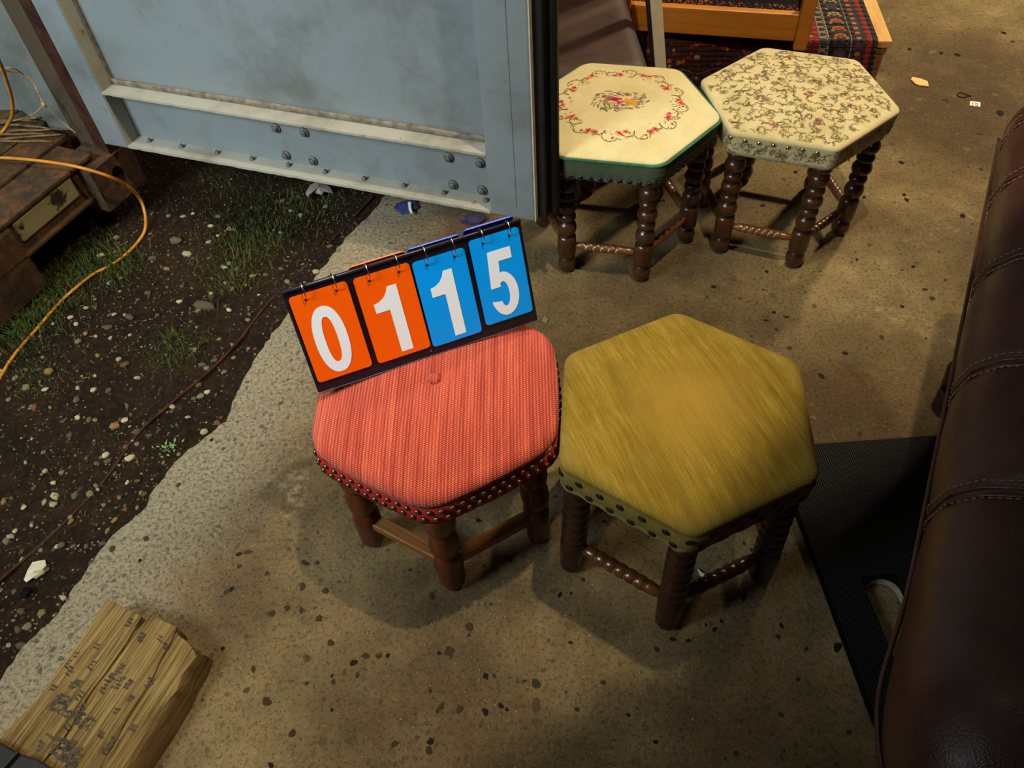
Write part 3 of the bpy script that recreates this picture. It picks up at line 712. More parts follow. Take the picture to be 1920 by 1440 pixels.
flower(mb, r, -0.012, 0.004, 0.020, sf, [4, 4, 2, 7], 8); flower(mb, r, -0.004, -0.010, 0.010, sf, [4, 7], 4)
flower(mb, r, 0.022, -0.010, 0.018, sf, [5, 5, 7], 5); flower(mb, r, 0.030, -0.020, 0.009, sf, [5], 5)
flower(mb, r, -0.034, 0.020, 0.006, sf, [2], 3); flower(mb, r, 0.02, 0.022, 0.008, sf, [6, 0], 9)
for k in range(130):
    a = r.uniform(0, 2*PI); d = r.uniform(.018, .052); x, y = d*1.25*math.cos(a), d*.8*math.sin(a); l = r.uniform(.007, .014)
    ribbon(mb, [(x, y), (x+l*.5*math.cos(a+.3), y+l*.5*math.sin(a+.3)), (x+l*math.cos(a+.9), y+l*math.sin(a+.9))], .0026, sf, r.choice((0, 1, 6, 6, 0, 9, 7)))
for k in range(150):
    a = r.uniform(0, 6.28); d = WR+r.uniform(-.018, .018); x, y = d*math.cos(a), d*math.sin(a); l = r.uniform(.004, .009); q_ = r.uniform(0, 6.28)
    ribbon(mb, [(x, y), (x+l*.5*math.cos(q_), y+l*.5*math.sin(q_)), (x+l*math.cos(q_+.8), y+l*math.sin(q_+.8))], .0018, sf, r.choice((0, 0, 1, 6, 5, 7)))
# the bouquet lies level to a viewer: turn the drawing back by the stool's own turn
ca, sa = math.cos(-math.radians(43.4)), math.sin(-math.radians(43.4))
V2 = []
for (x, y, z) in mb.v:
    y0s = y+.012; X, Y = x*ca-y0s*sa, x*sa+y0s*ca; V2.append((X, Y, seat.z(X, Y)+0.0006+(z-seat.z(x, y)-0.0006)))
mb.v = V2
o = mb.build('embroidery', yarn, pan); o['kind'] = 'stuff'

# --- floral stool
t = thing('hexagonal_stool', 'cream footstool covered all over in scrolled floral tapestry, silver nails on one edge', 'stool', (0.7035, 1.6132, 0), math.radians(35.2))
seat = Seat(0.2255, 0.028, dome(0.360, 0.371, 0.303, 0.02, k=2.6, roll=0.93), seed=12, wob=0.0012)
seat.prof = [(s_, z_) for s_, z_ in seat.prof if z_ > 0.352 or s_ < 0.9] 
seat.prof = [q for q in dome(0.3605, 0.371, 0.345, 0.004, k=2.6, roll=0.93)][:-1] + [(0.988, 0.330), (0.984, 0.312), (0.978, 0.302), (0.5, 0.302)]
cov = seat.build('tapestry_cover', M['floral'], t)
out = [p*0.99 for p in seat.o]; L = perimeter(out)
r = random.Random(77); mb = MB()
sf = lambda x, y: (x, y, seat.z(x, y)+0.0006) if math.hypot(x, y) < 0.965*seat.r(math.atan2(y, x)) else None
def side(s0, z0):
    def f(x, y):
        z = z0+y
        if not 0.3035 < z < 0.352: return None
        p, nr = along(out, L, s0+x); k = 0.0030 if z > .340 else 0.0014+0.0002
        return (p.x+nr.x*k*1.0, p.y+nr.y*k*1.0, z)
    return f
k = 0
for i in range(-7, 8):
    for j in range(-7, 8):
        x = i*0.030+(j % 2)*.015+r.uniform(-.006, .006); y = j*.028+r.uniform(-.006, .006)
        if math.hypot(x, y) > 0.96*seat.r(math.atan2(y, x)): continue
        for q in range(4): leafy(mb, r, x+r.uniform(-.008, .008), y+r.uniform(-.008, .008), r.uniform(0, 6.28), r.uniform(.010, .020), sf, r.choice((0, 1, 1, 0, 6, 1)))
for (x, y) in ((-.09, .02), (.03, -.125), (-.02, .10), (.13, -.04), (-.14, -.05), (.05, .05), (.10, .11), (-.07, -.11), (.0, -.03)):
    for q in range(15):
        a = r.uniform(0, 6.28); d = r.uniform(0, .011); ribbon(mb, arc(x+d*math.cos(a), y+d*math.sin(a), .004, a, a+2.6, 5), .0016, sf, r.choice((8, 8, 3, 9, 2)))
for (x, y) in [(r.uniform(-.16, .16), r.uniform(-.16, .16)) for _ in range(16)]:
    for q in range(5):
        a = r.uniform(0, 6.28); ribbon(mb, arc(x+.003*math.cos(a), y+.003*math.sin(a), .003, a, a+2.2, 4), .0013, sf, r.choice((8, 2, 9)))
s = 0
while s < L[-1]:
    for q in range(3): leafy(mb, r, 0, 0, r.uniform(0, 6.28), r.uniform(.010, .018), side(s+r.uniform(-.008, .008), r.uniform(.310, .345)), r.choice((1, 1, 0, 6, 1)))
    if r.random() < .3:
        for q in range(6):
            a = r.uniform(0, 6.28); ribbon(mb, arc(.004*math.cos(a), .004*math.sin(a), .004, a, a+2.4, 5), .0015, side(s, .325), 9)
    s += .0135
o = mb.build('embroidery', yarn, cov); o['kind'] = 'stuff'
me = nail_mesh(0.0048, 0.0042, M['silver'])
ls = L[-1]/6
for i in range(7):
    s = 3*ls+0.014+i*0.0305; p, nr = along(out, L, s); put_nail(me, t, (p.x+nr.x*.0035, p.y+nr.y*.0035, 0.345+random.uniform(-.001, .001)), (nr.x, nr.y, .25))
me2 = nail_mesh(0.0026, 0.0022, M['silver'])
for i in range(5):
    p, nr = along(out, L, 4*ls+.03+i*.04); put_nail(me2, t, (p.x+nr.x*.002, p.y+nr.y*.002, 0.306), (nr.x, nr.y, .1))
legs_and_bars(t, 0.181, 0.187, 0.303, bobbin_leg(0.303), M['legback'], M['barback'], 0.082, (0.0114, 6, 0.84, 0.0065))

# ------------------------------------------------------------------ number board on the red stool
A0 = Vector((-0.31822, 0.82975, 0.0)); B0 = Vector((0.05341, 0.95635, 0.0)); W = 0.3926; H = 0.184
dx = (B0-A0).normalized(); nb = Vector((-dx.y, dx.x, 0)); th = math.radians(19)
upv = Vector((0, 0, 1))*math.cos(th) + nb*math.sin(th); face = dx.cross(upv)   # points to the viewer
Rm = Matrix((dx, upv, face)).transposed().to_4x4()
t = thing('flip_scoreboard', 'black flip number board reading 0115 on orange and blue cards, standing on the red stool', 'scoreboard', (A0.x, A0.y, 0.3655))
FR = Matrix.Translation((0, 0, 0)) @ Rm     # local frame x along, y up the board, z out of its face
def put(o): o.matrix_local = FR @ o.matrix_local; return o
def plate(w_, h_, th_, rc, x0, y0, z0, holes=()):
    """rounded plate lying in the board's plane"""
    P = []
    for cx, cy, a in ((x0+w_-rc, y0+rc, -PI/2), (x0+w_-rc, y0+h_-rc, 0), (x0+rc, y0+h_-rc, PI/2), (x0+rc, y0+rc, PI)):
        for k in range(6): P.append((cx+rc*math.cos(a+PI/2*k/5), cy+rc*math.sin(a+PI/2*k/5)))
    mb = MB(); mb.rings([[(x, y, z0) for x, y in P], [(x, y, z0+th_) for x, y in P]]); return mb
put(plate(W, H, 0.003, 0.003, 0, 0, -0.003).build('front_panel', M['binder'], t))
# rear leg panel of the tent
bk = th + math.radians(26)
mb = MB(); Rb = Matrix.Rotation(-math.radians(40), 4, 'X')
for q in ((0, 0), (1, 0)): pass
P = []
for zz in (0, -0.003):
    for x, y in ((0, 0), (W, 0), (W, -H*0.97), (0, -H*0.97)):
        P.append(Matrix.Translation((0, H, -0.003)) @ Matrix.Rotation(math.radians(38), 4, 'X') @ Vector((x, y, zz)))
mb.hexa(P); put(mb.build('rear_panel', M['binder'], t))
mb = MB(); mb.tube([(0.0, H+.001, 0.001), (W, H+.001, 0.001)], 0.0032, 10); put(mb.build('hinge_rod', M['binder'], t, smooth=True))
mb = MB(); mb.tube([(0.001, -.001, 0.0015), (W, -.001, 0.0015)], 0.0012, 6); put(mb.build('bottom_lip', simple('glossy_edge', lin(60,56,66), 0.2, 0.6), t))
def digit(ch, x0, y0, w_, h_, z):
    P = []; hole = None
    if ch == '1':
        P = [(1.0, 1.0), (1.0, 0), (.53, 0), (.53, .665), (0, .665), (0, .80), (.22, .815), (.42, .86), (.56, .925), (.64, 1.0)]
    elif ch == '0':
        e = lambda a, rx, ry, p=2.25: (.5+rx*math.copysign(abs(math.cos(a))**(2/p), math.cos(a)), .5+ry*math.copysign(abs(math.sin(a))**(2/p), math.sin(a)))
        N_ = 48; O = [e(2*PI*k/N_, .5, .5) for k in range(N_)]; I = [e(2*PI*k/N_, .19, .345, 2.4) for k in range(N_)]
        mb = MB(); tr = lambda p, dz: (x0+p[0]*w_, y0+p[1]*h_, z+dz)
        V = [tr(p, .0004) for p in O] + [tr(p, .0004) for p in I] + [tr(p, 0) for p in O] + [tr(p, 0) for p in I]
        F = []
        for k in range(N_):
            k2 = (k+1) % N_
            F += [(k, k2, N_+k2, N_+k), (2*N_+k, 2*N_+k2, k2, k), (N_+k, N_+k2, 3*N_+k2, 3*N_+k)]
        mb.add(V, F); return mb
    else:
        c = (.48, .335)
        P = [(.93, 1.0), (.16, 1.0), (.06, .455), (.40, .455)]
        P += [(c[0]+.17*math.cos(math.radians(a))-.0, c[1]+.195*math.sin(math.radians(a))) for a in np.linspace(125, -150, 14)]
        P[-1] = (.35, .23)
        P += [(.02, .255)]
        P += [(c[0]+.48*math.cos(math.radians(a)), c[1]+.335*math.sin(math.radians(a))) for a in np.linspace(200, 446, 26)]
        P += [(.44, .655), (.48, .835), (.93, .835)]
    mb = MB(); n_ = len(P); tr = lambda p, dz: (x0+p[0]*w_, y0+p[1]*h_, z+dz)
    mb.add([tr(p, .0004) for p in P] + [tr(p, 0) for p in P], [tuple(range(n_))] + [(k, k+n_, (k+1) % n_+n_, (k+1) % n_) for k in range(n_)])
    return mb
cards = [(0.006, 0.0915, 'orange', '0', 0.0), (0.1075, 0.0915, 'orange', '1', -0.001), (0.2030, 0.0880, 'blue', '1', -0.004), (0.3000, 0.0865, 'blue', '5', 0.003)]
CH = 0.1555
for ci, (x0, cw, mc, ch, dy) in enumerate(cards):
    y0 = 0.0185+dy
    put(plate(cw-.001, CH-.002, 0.0016, .006, x0+.0012, y0-.0008, 0.0006).build('card_stack', M['deepblue' if mc == 'blue' else 'orange'], t))
    c = put(plate(cw, CH, 0.0007, .006, x0, y0, 0.0024).build('number_card', M[mc], t)); c['label'] = '%s card with white %s' % (mc, ch)
    dw = cw*{'0': .57, '1': .47, '5': .60}[ch]; dh = CH*.765; ox = x0+cw*{'0': .18, '1': .22, '5': .21}[ch]
    d = digit(ch, ox, y0+CH*.053, dw, dh, 0.0032).build('digit', M['white'], c); d['label'] = 'white numeral %s' % ch
    for hx in (x0+cw*.27, x0+cw*.80):
        hy = y0+CH-0.0105
        mb = MB(); mb.lathe([(.0024, .0031), (.0024, .0034)], 12, M=Matrix.Translation((hx, hy, 0))); hh = mb.build('punched_hole', M['binder'], c)
        mb = MB(); rr = 0.0118 + (H-hy-0.012)*0.35; cy_ = (hy+H+.004)/2+.002
        P = []
        yc = (hy + H + 0.0065)/2; ry = (H+0.0065-hy)/2; rz = 0.0095
        for k in range(29):
            a = 2*PI*k/28; P.append((hx+.0015*math.sin(a), yc+ry*math.cos(a), 0.001+rz*math.sin(a)))
        mb.tube(P, 0.00105, 6, cap=False); put(mb.build('binder_ring', M['chrome'], t, smooth=True))
# spare cards turned over to the back
for x0, cw, mc in ((0.1075, .0915, 'orange'), (0.2030, .088, 'deepblue'), (0.2985, .0865, 'deepblue')):
    q = plate(cw, 0.06, .002, .006, x0, 0, 0); 
    T = Matrix.Translation((0, H+(.0015 if mc != 'deepblue' or x0 < .25 else .005), -0.005)) @ Matrix.Rotation(math.radians(42), 4, 'X') @ Matrix.Translation((0, -0.06, -.006))
    q.v = [tuple(T @ Vector(p)) for p in q.v]; put(q.build('back_card', M[mc], t))
mb = MB()
for hx, hy in ((.196, .008),):
    mb.tube([(hx-.002, hy+.003, .0006), (hx+.001, hy+.004, .0014), (hx+.003, hy+.002, .001), (hx+.001, hy-.001, .0012)], .0007, 5)
put(mb.build('snap_stud', M['chrome'], t))

# ------------------------------------------------------------------ shipping container with its open door
t = thing('shipping_container', 'old grey steel shipping container with its door swung open, rusty sill and corner', 'container', (0, 0, 0))
L0 = Vector((-1.0331, 1.8952, 0)); dd = Vector((0.92253697, -0.38590871, 0)); nt = Vector((-0.38590871, -0.92253697, 0))
DR = Matrix((dd, Vector((0, 0, 1)), nt)).transposed().to_4x4(); DF = Matrix.Translation(L0) @ DR   # local x along door, y up, z towards the viewer
HD = 2.3; z0 = 0.2; DEP = 0.05; WD = 1.2086; ZT = 0.36
def dput(o, par): o.parent = par; o.matrix_local = DF.copy() if par.type == 'EMPTY' else Matrix(); return o
mb = MB(); mb.box(((0.02+1.12)/2, (z0+HD)/2, -DEP-0.004), (1.10, HD-z0-.01, 0.008)); door = mb.build('door', M['door_grey'], t); door.matrix_local = DF; door['label'] = 'open grey painted steel door with a framed recessed panel'
mb = MB(); mb.box((0.038, (z0+HD)/2, -0.034), (0.076, HD-z0, 0.068)); mb.build('hinge_stile', M['door_grey'], door, bevel=.002)
mb = MB(); mb.box((0.0768, (z0+HD)/2, -0.026), (0.0016, HD-z0-.012, 0.046)); mb.build('lit_stile_return', M['door_cream_lit'], door)  # cream on this inner face also stands in for light from the right
mb = MB(); mb.box(((1.100+WD)/2, (z0+HD)/2, -0.034), (WD-1.100, HD-z0, 0.068)); mb.build('lock_stile', M['door_grey'], door, bevel=.004)
mb = MB(); mb.box((1.166, (z0+HD)/2, 0.0004), (0.0012, HD-z0-.06, 0.0008)); mb.build('stile_crease', M['sealant'], door)
# lower rail: two flanges in front of a recessed web
rnd = random.Random(2)
def flange(name, ya, yb, m, chip):
    mb = MB(); n_ = 90; R = []
    for i in range(n_+1):
        x = 0.076+(1.100-0.076)*i/n_; e = (rnd.uniform(-.0022, 0) if rnd.random() < chip else 0)
        R.append([(x, ya, -DEP), (x, ya, 0.0+e), (x, yb, 0.0+e), (x, yb, -DEP)])
    mb.rings(R); return mb.build(name, m, door)
flange('top_flange', ZT-.006, ZT, M['door_cream_lit'], 0.25)
flange('bottom_flange', z0, z0+.007, M['door_cream_lit'], 0.3)
mb = MB(); mb.box((0.588, ZT+.007, -DEP+.005), (1.022, .014, .010)); mb.build('sealant_bead', M['sealant'], door, bevel=.004)
mb = MB(); mb.box((0.079, (ZT+HD)/2, -DEP+.004), (.006, HD-ZT, .008)); mb.build('sealant_bead', M['sealant'], door, bevel=.002)
# big bolts and small rivets
mb = MB(); mb.lathe([(.0125, 0), (.0120, .004), (.0095, .0055), (.0085, .006), (.0082, .009), (.006, .0115), (.001, .012)], 14); bm_ = mb.build('bolt', M['bolt'], door, auto=50)
for i, (s_, z_) in enumerate(((.531, .304), (.610, .305), (.536, .228), (.612, .225), (.987, .301), (1.064, .300), (.989, .226), (1.063, .225))):
    o = bm_ if i == 0 else bm_.copy()
    if i: COL.objects.link(o); o.parent = door
    o.matrix_local = Matrix.Translation((s_, min(z_, .338), -DEP)) @ Matrix.Rotation(i*.7, 4, 'Z')
mb = MB(); mb.lathe([(.0070, 0), (.0066, .003), (.005, .006), (.003, .009), (.0008, .010)], 9); rv = mb.build('rivet', M['bolt'], door, auto=50)
for i, s_ in enumerate((.123, .225, .334, .439, .545, .650, .758, .865, .970, 1.077)):
    o = rv if i == 0 else rv.copy()
    if i: COL.objects.link(o); o.parent = door
    o.matrix_local = Matrix.Translation((s_, z0+.007, -.034)) @ Matrix.Rotation(-PI/2, 4, 'X')
# rubber seal along the free edge: two lips
mb = MB(); mb.box((WD+.012, (z0+HD)/2, -.030), (.024, HD-z0, .030)); mb.box((WD+.030, (z0+HD)/2+.002, -.044), (.018, HD-z0, .022)); mb.build('rubber_seal', M['rubber'], door, bevel=.004)
mb = MB(); mb.tube([(WD+.043, z0+.01, -.03), (WD+.043, HD, -.03)], .007, 8); mb.build('seal_lip', M['rubber'], door, smooth=True)
mb = MB(); mb.box((WD+.001, (z0+HD)/2, -.010), (.003, HD-z0, .018)); mb.build('steel_edge', simple('bare_edge', lin(176,168,146), .5, .4), door)
# hinge side: rusty strip, corner post, pale side wall
def vprism(name, P, za, zb, m, bevel=.002):
    mb = MB(); mb.rings([[(x, y, za) for x, y in P], [(x, y, zb) for x, y in P]]); return mb.build(name, m, t, bevel=bevel)
c1 = Vector((-1.033, 1.895)); c2 = Vector((-1.088, 1.945)); c3 = Vector((-1.165, 2.004)); bk_ = Vector((0.30, 0.42)).normalized()*0.16
dv = (c2-c1)
vprism('rusty_hinge_strip', [c1+Vector((-.003, .003)), c2, c2+bk_*.3, c1+bk_*.3+Vector((.0, .01))], .12, HD, M['rustdark'])
vprism('corner_post', [c2+Vector((-.002, .0)), c3, c3+bk_, c2+bk_], .10, HD, M['post_paint'], .004)
sd = Vector((-0.899, 0.438))
for k in range(6):
    p = c3 + sd*(0.02+k*.19); q = Vector((0.438, 0.899))
    vprism('wall_panel', [p + q*.02, p+sd*.05+q*.0, p+sd*.12+q*.0, p+sd*.17+q*.02, p+sd*.19+q*.02, p+sd*.19+q*.04, p+q*.04], .16, HD, M['wall_paint'], .001)
# sill, casting and floor
rd = Vector((-0.440, -0.898, 0)); ps = Vector((-0.898, 0.440, 0))   # along the sill (towards the viewer) and into the container
RF = Matrix((rd, ps*-1, Vector((0, 0, 1)))).transposed().to_4x4()
C0 = Vector((-1.000, 1.955, 0)); CF = Matrix.Translation(C0) @ RF     # local x along sill, y outward, z up
def cbox(name, x0_, x1_, ya, yb, za, zb, m, bevel=.004, par=None):
    mb = MB(); mb.box(((x0_+x1_)/2, (ya+yb)/2, (za+zb)/2), (x1_-x0_, yb-ya, zb-za)); o = mb.build(name, m, par or t, bevel=bevel); o.matrix_local = CF; return o
# corner casting with an oval hole on its outer face
def casting(xa, xb, ya, yb, za, zb):
    bm = bmesh.new(); w_, h_ = xb-xa, zb-za
    O = [bm.verts.new((xa, yb, za)), bm.verts.new((xb, yb, za)), bm.verts.new((xb, yb, zb)), bm.verts.new((xa, yb, zb))]
    I = []
    for k in range(20):
        a = 2*PI*k/20; I.append(bm.verts.new(((xa+xb)/2+.022*math.cos(a), yb, (za+zb)/2+.034*math.sin(a))))
    es = [bm.edges.new((O[k], O[(k+1) % 4])) for k in range(4)] + [bm.edges.new((I[k], I[(k+1) % 20])) for k in range(20)]
    bmesh.ops.triangle_fill(bm, edges=es, use_beauty=True)
    def wall(loop, dy):
        N2 = [bm.verts.new((v.co.x, v.co.y+dy, v.co.z)) for v in loop]
        for k in range(len(loop)): bm.faces.new((loop[k], loop[(k+1) % len(loop)], N2[(k+1) % len(loop)], N2[k]))
        return N2
    b_ = wall(O, -(yb-ya)); bm.faces.new(b_); ih = wall(I, -.03); bm.faces.new(ih)
    bmesh.ops.recalc_face_normals(bm, faces=bm.faces); me = bpy.data.meshes.new('corner_casting'); bm.to_mesh(me); bm.free(); me.materials.append(M['rust'])
    o = bpy.data.objects.new('corner_casting', me); COL.objects.link(o); o.parent = t; o.matrix_local = CF; return o
casting(0.0, 0.155, -0.12, 0.0, 0.04, 0.165)
cbox('sill_beam', 0.155, 0.46, -0.10, -0.045, 0.075, 0.175, M['rust'])
cbox('sill_plate', 0.185, 0.39, -0.10, -0.038, 0.106, 0.168, M['rustcream'], .006)
cbox('sill_lip', 0.10, 2.2, -0.15, -0.032, 0.172, 0.186, M['rust'])
cbox('sill_lip', 0.16, 2.2, -0.10, -0.030, 0.074, 0.084, M['rust'], .002)
cbox('sill_step', 0.06, 2.2, -0.25, -0.15, 0.178, 0.196, M['rust'])
cbox('fork_pocket', 0.40, 2.2, -0.14, -0.030, -0.03, 0.17, M['rust'], .01)
cbox('bottom_frame', -0.02, 2.2, -0.60, -0.16, 0.02, 0.17, M['rustdark'])
planks = mat_wood('container_floor', lin(40,32,22), lin(72,58,38), lin(100,82,54), .85, (3, 60, 30), 1, .2, .002)
for k in range(9): cbox('floor_plank', -0.02, 2.2, -0.25-.12*(k+1)+.003, -0.25-.12*k-.003, 0.165, 0.198, planks, .002)
# sticks and clutter on the container floor
stick = mat_wood('dry_stick', lin(60,46,28), lin(104,84,54), lin(140,118,80), .9, (4, 4, 4), 6, .2)
rnd = random.Random(4)
SL_ = ['dry stick lying flat on the container floor, in the loose pile near the wall']*7
for k in range(7):
    p = at(rnd.uniform(5, 95), rnd.uniform(222, 285), .203); a = rnd.uniform(-.35, .15); Lk = rnd.uniform(.12, .26)
    P = [(p.x+Lk*(j/5-.5)*math.cos(a), p.y+Lk*(j/5-.5)*math.sin(a)+rnd.uniform(-.004, .004), .2055+.001*k) for j in range(6)]
    mb = MB(); mb.tube(P, .0045, 6, rfn=lambda q: .0045*(1-.5*q)); tag(mb.build('stick', stick, smooth=True), SL_[k], 'stick', 'sticks on the container floor')

# yellow cable: out of the container, over the sill, across the gravel
zs = -0.036
P = [at(-160, 330, .22), at(-60, 300, .22), at(0, 296, .215), at(60, 300, .212), at(120, 308, .206), at(165, 318, .198), at(210, 333, .16), at(243, 352, .09), at(263, 374, .02), at(272, 402, -.015), at(272, 430, -.03), at(260, 452, zs), at(235, 478, zs), at(205, 499, zs-.004), at(175, 514, zs), at(142, 540, zs+.003), at(112, 568, zs), at(62, 625, zs), at(30, 662, zs), at(5, 700, zs), at(-40, 780, zs)]
mb = MB(); mb.tube(crom(P, 8), .0042, 10); tag(mb.build('cable', M['cable'], smooth=True), 'long yellow cable looping over the rusty sill and across the gravel', 'cable')
P = [at(-30, 60, .62), at(0, 118, .5), at(12, 150, .42), at(22, 185, .34), at(23, 215, .27), at(10, 240, .22), at(-10, 262, .21)]
mb = MB(); mb.tube(crom(P, 8), .0045, 10); tag(mb.build('cable', M['cable'], smooth=True), 'orange cable hanging in a short arc at the photo top left edge', 'cable')
t2 = thing('twine', 'knotted bundle of pale twine hanging by the container wall', 'string', tuple(at(82, 196, .30)))
O = Vector(t2.location)
def tw(name, L_, r_=.0016):
    mb = MB(); mb.tube([Vector(p)-O for p in crom([at(*q) for q in L_], 6)], r_, 6); return mb.build(name, M['twine'], t2, smooth=True)
tw('strand', [(0, 130, .42), (18, 134, .40), (38, 136, .38), (55, 146, .36), (66, 160, .34), (74, 178, .32), (82, 196, .30)])
tw('strand', [(2, 128, .42), (25, 128, .41), (45, 140, .37), (60, 150, .35), (70, 170, .33), (80, 194, .30)])
tw('strand', [(82, 196, .30), (68, 210, .27), (48, 220, .24), (24, 227, .215)])
tw('strand', [(82, 196, .30), (100, 212, .27), (118, 230, .235), (142, 249, .205)])
mb = MB(); mb.lathe([(.001, -.008), (.005, -.005), (.006, 0), (.005, .005), (.001, .008)], 10); mb.build('knot', M['twine'], t2, smooth=True)

# rusty strip of steel half buried beside the slab
P = [at(u, v, -0.043) for u, v in ((700, 370), (650, 425), (575, 500), (500, 575), (450, 640), (400, 692), (330, 752), (260, 815), (200, 900), (120, 985), (60, 1040), (0, 1092), (-60, 1150))]
C = crom(P, 6); mb = MB(); R = []
rnd = random.Random(6)
for i, p in enumerate(C):
    d = (C[min(i+1, len(C)-1)]-C[max(0, i-1)]); d.z = 0; d.normalize(); nn_ = Vector((-d.y, d.x, 0)); wv = .004*(1+.5*rnd.random()); z_ = -.040+rnd.uniform(-.004, .003)
    R.append([p+nn_*wv+Vector((0, 0, -.02)), p+nn_*wv*.6+Vector((0, 0, .006)), p-nn_*wv*.6+Vector((0, 0, .006)), p-nn_*wv+Vector((0, 0, -.02))])
mb.rings(R); tag(mb.build('steel_strip', M['rustdark']), 'long rusty strip half buried in the soil alongside the concrete edge', 'steel strip')

# ------------------------------------------------------------------ grass
g1 = simple('grass_green', lin(60,78,20), .8, .2, 0, .3, 60); g2 = simple('grass_dry', lin(92,76,40), .9, .1, 0, .3, 60); g3 = simple('grass_dark', lin(38,52,20), .8, .2, 0, .3, 60)
def grass(name, clusters, label, hmax=.035):
    mb = MB(); r = random.Random(len(clusters)*17+3)
    for (u, v, ru, cnt_) in clusters:
        c = at(u, v, -.045)
        for _ in range(cnt_):
            x = c.x+r.gauss(0, ru); y = c.y+r.gauss(0, ru)
            if not in_soil(x, y): continue
            a = r.uniform(0, 6.28); h = r.uniform(.3, 1)*hmax; ln = h*r.uniform(.3, 1.3); w_ = r.uniform(.0006, .0014); z = soil_h(x, y)-.002
            px, py = -math.sin(a)*w_, math.cos(a)*w_; cx, cy = math.cos(a), math.sin(a)
            mb.add([(x-px, y-py, z), (x+px, y+py, z), (x+cx*ln*.4+px*.8, y+cy*ln*.4+py*.8, z+h*.7), (x+cx*ln*.4-px*.8, y+cy*ln*.4-py*.8, z+h*.7), (x+cx*ln, y+cy*ln, z+h)], [(0, 1, 2, 3), (3, 2, 4)], r.choice((0, 0, 0, 2, 2, 1)))
    o = mb.build(name, [g1, g2, g3]); tag(o, label, 'grass', kind='stuff')
grass('grass', [(70, 560, .05, 420), (120, 520, .05, 420), (160, 500, .05, 400), (30, 620, .04, 300), (40, 650, .04, 200), (215, 520, .04, 260), (235, 490, .03, 160), (170, 440, .05, 250), (100, 590, .04, 260), (10, 580, .05, 250)], 'green grass growing along the yellow cable and sill')
grass('grass', [(460, 470, .06, 420), (430, 520, .05, 260), (500, 440, .07, 420), (560, 400, .07, 380), (470, 400, .07, 300), (400, 360, .08, 260), (600, 370, .06, 200), (330, 640, .04, 120), (350, 660, .035, 150), (300, 650, .05, 90)], 'dark grass in the shade under the open container door', .026)
grass('moss', [(65, 700, .03, 260), (75, 720, .03, 200), (40, 680, .03, 120), (330, 640, .04, 130), (120, 640, .05, 120), (200, 900, .08, 120), (60, 830, .08, 120), (10, 1040, .06, 80)], 'low green moss and sprouts among the gravel', .012)
# little leafy weed by the slab's edge
t3 = thing('weed', 'small pale green leafy weed growing at the concrete edge', 'plant', tuple(at(322, 842, -.04)))
leafm = simple('weed_leaf', lin(104,134,74), .7, .3, 0, .2, 90)
r = random.Random(2)
mb = MB(); mb.add([(0, 0, 0), (.45, .22, .12), (1, 0, .1), (.45, -.22, .12)], [(0, 3, 2, 1)]); lf = None
for k in range(26):
    a = r.uniform(0, 6.28); s_ = r.uniform(.006, .013); M_ = Matrix.Translation((r.gauss(0, .010), r.gauss(0, .010), r.uniform(.004, .014))) @ Matrix.Rotation(a, 4, 'Z') @ Matrix.Rotation(r.uniform(-.6, .1), 4, 'Y') @ Matrix.Scale(s_, 4)
    if lf is None: lf = mb.build('leaf', leafm, t3); o = lf
    else: o = lf.copy(); COL.objects.link(o); o.parent = t3
    o.matrix_local = M_
mb = MB()
for k in range(7): a = k*.9; mb.tube([(0, 0, -.006), (.006*math.cos(a), .006*math.sin(a), .008), (.012*math.cos(a), .012*math.sin(a), .012)], .0007, 4)
mb.build('stem', leafm, t3)

# ------------------------------------------------------------------ cracked timber with stamped marks
zt = 0.055
t4 = thing('timber_board', 'cracked weathered timber with faded black stamp marks, lying on the concrete', 'timber', (0, 0, 0))
def pl(L_): return [at(u, v, zt) for u, v in L_]
far1 = [(200, 1122), (214, 1128), (228, 1133), (243, 1139), (256, 1144), (267, 1153)]
far2 = [(283, 1153), (296, 1158), (312, 1163), (327, 1170), (333, 1175)]
crack1 = [(267, 1155), (250, 1185), (233, 1213), (214, 1240), (196, 1265), (176, 1290), (160, 1315), (145, 1342), (128, 1372), (106, 1402), (84, 1424), (50, 1462)]
crack2 = [(330, 1184), (318, 1210), (300, 1240), (285, 1275), (262, 1310), (240, 1345), (220, 1385), (195, 1425), (170, 1470)]
left = [(200, 1122), (183, 1150), (160, 1185), (140, 1215), (115, 1245), (92, 1280), (70, 1310), (35, 1345), (0, 1385), (-40, 1430)]
rtop = [(334, 1190), (354, 1205), (370, 1228), (355, 1248), (340, 1268), (336, 1290), (310, 1320), (290, 1345), (270, 1380), (252, 1410), (238, 1440), (215, 1490)]
def slat(name, A, B, zt_=zt, m='board'):
    """strip between two long edges, top at zt_, sides to the floor; A and B ordered far to near"""
    nmb = MB(); N_ = 24
    def res(P):
        P = [Vector(p) for p in P]; d = [0]
        for a, b in zip(P[:-1], P[1:]): d.append(d[-1]+(b-a).length)
        return [Vector([float(np.interp(d[-1]*k/N_, d, [p[c] for p in P])) for c in range(3)]) for k in range(N_+1)]
    A = res([at(u, v, zt_) for u, v in A]); B = res([at(u, v, zt_) for u, v in B]); R = []
    for a, b in zip(A, B): R.append([Vector((a.x, a.y, .001)), a, b, Vector((b.x, b.y, .001))])
    nmb.rings(R); return nmb.build(name, M[m], t4, bevel=.0015)
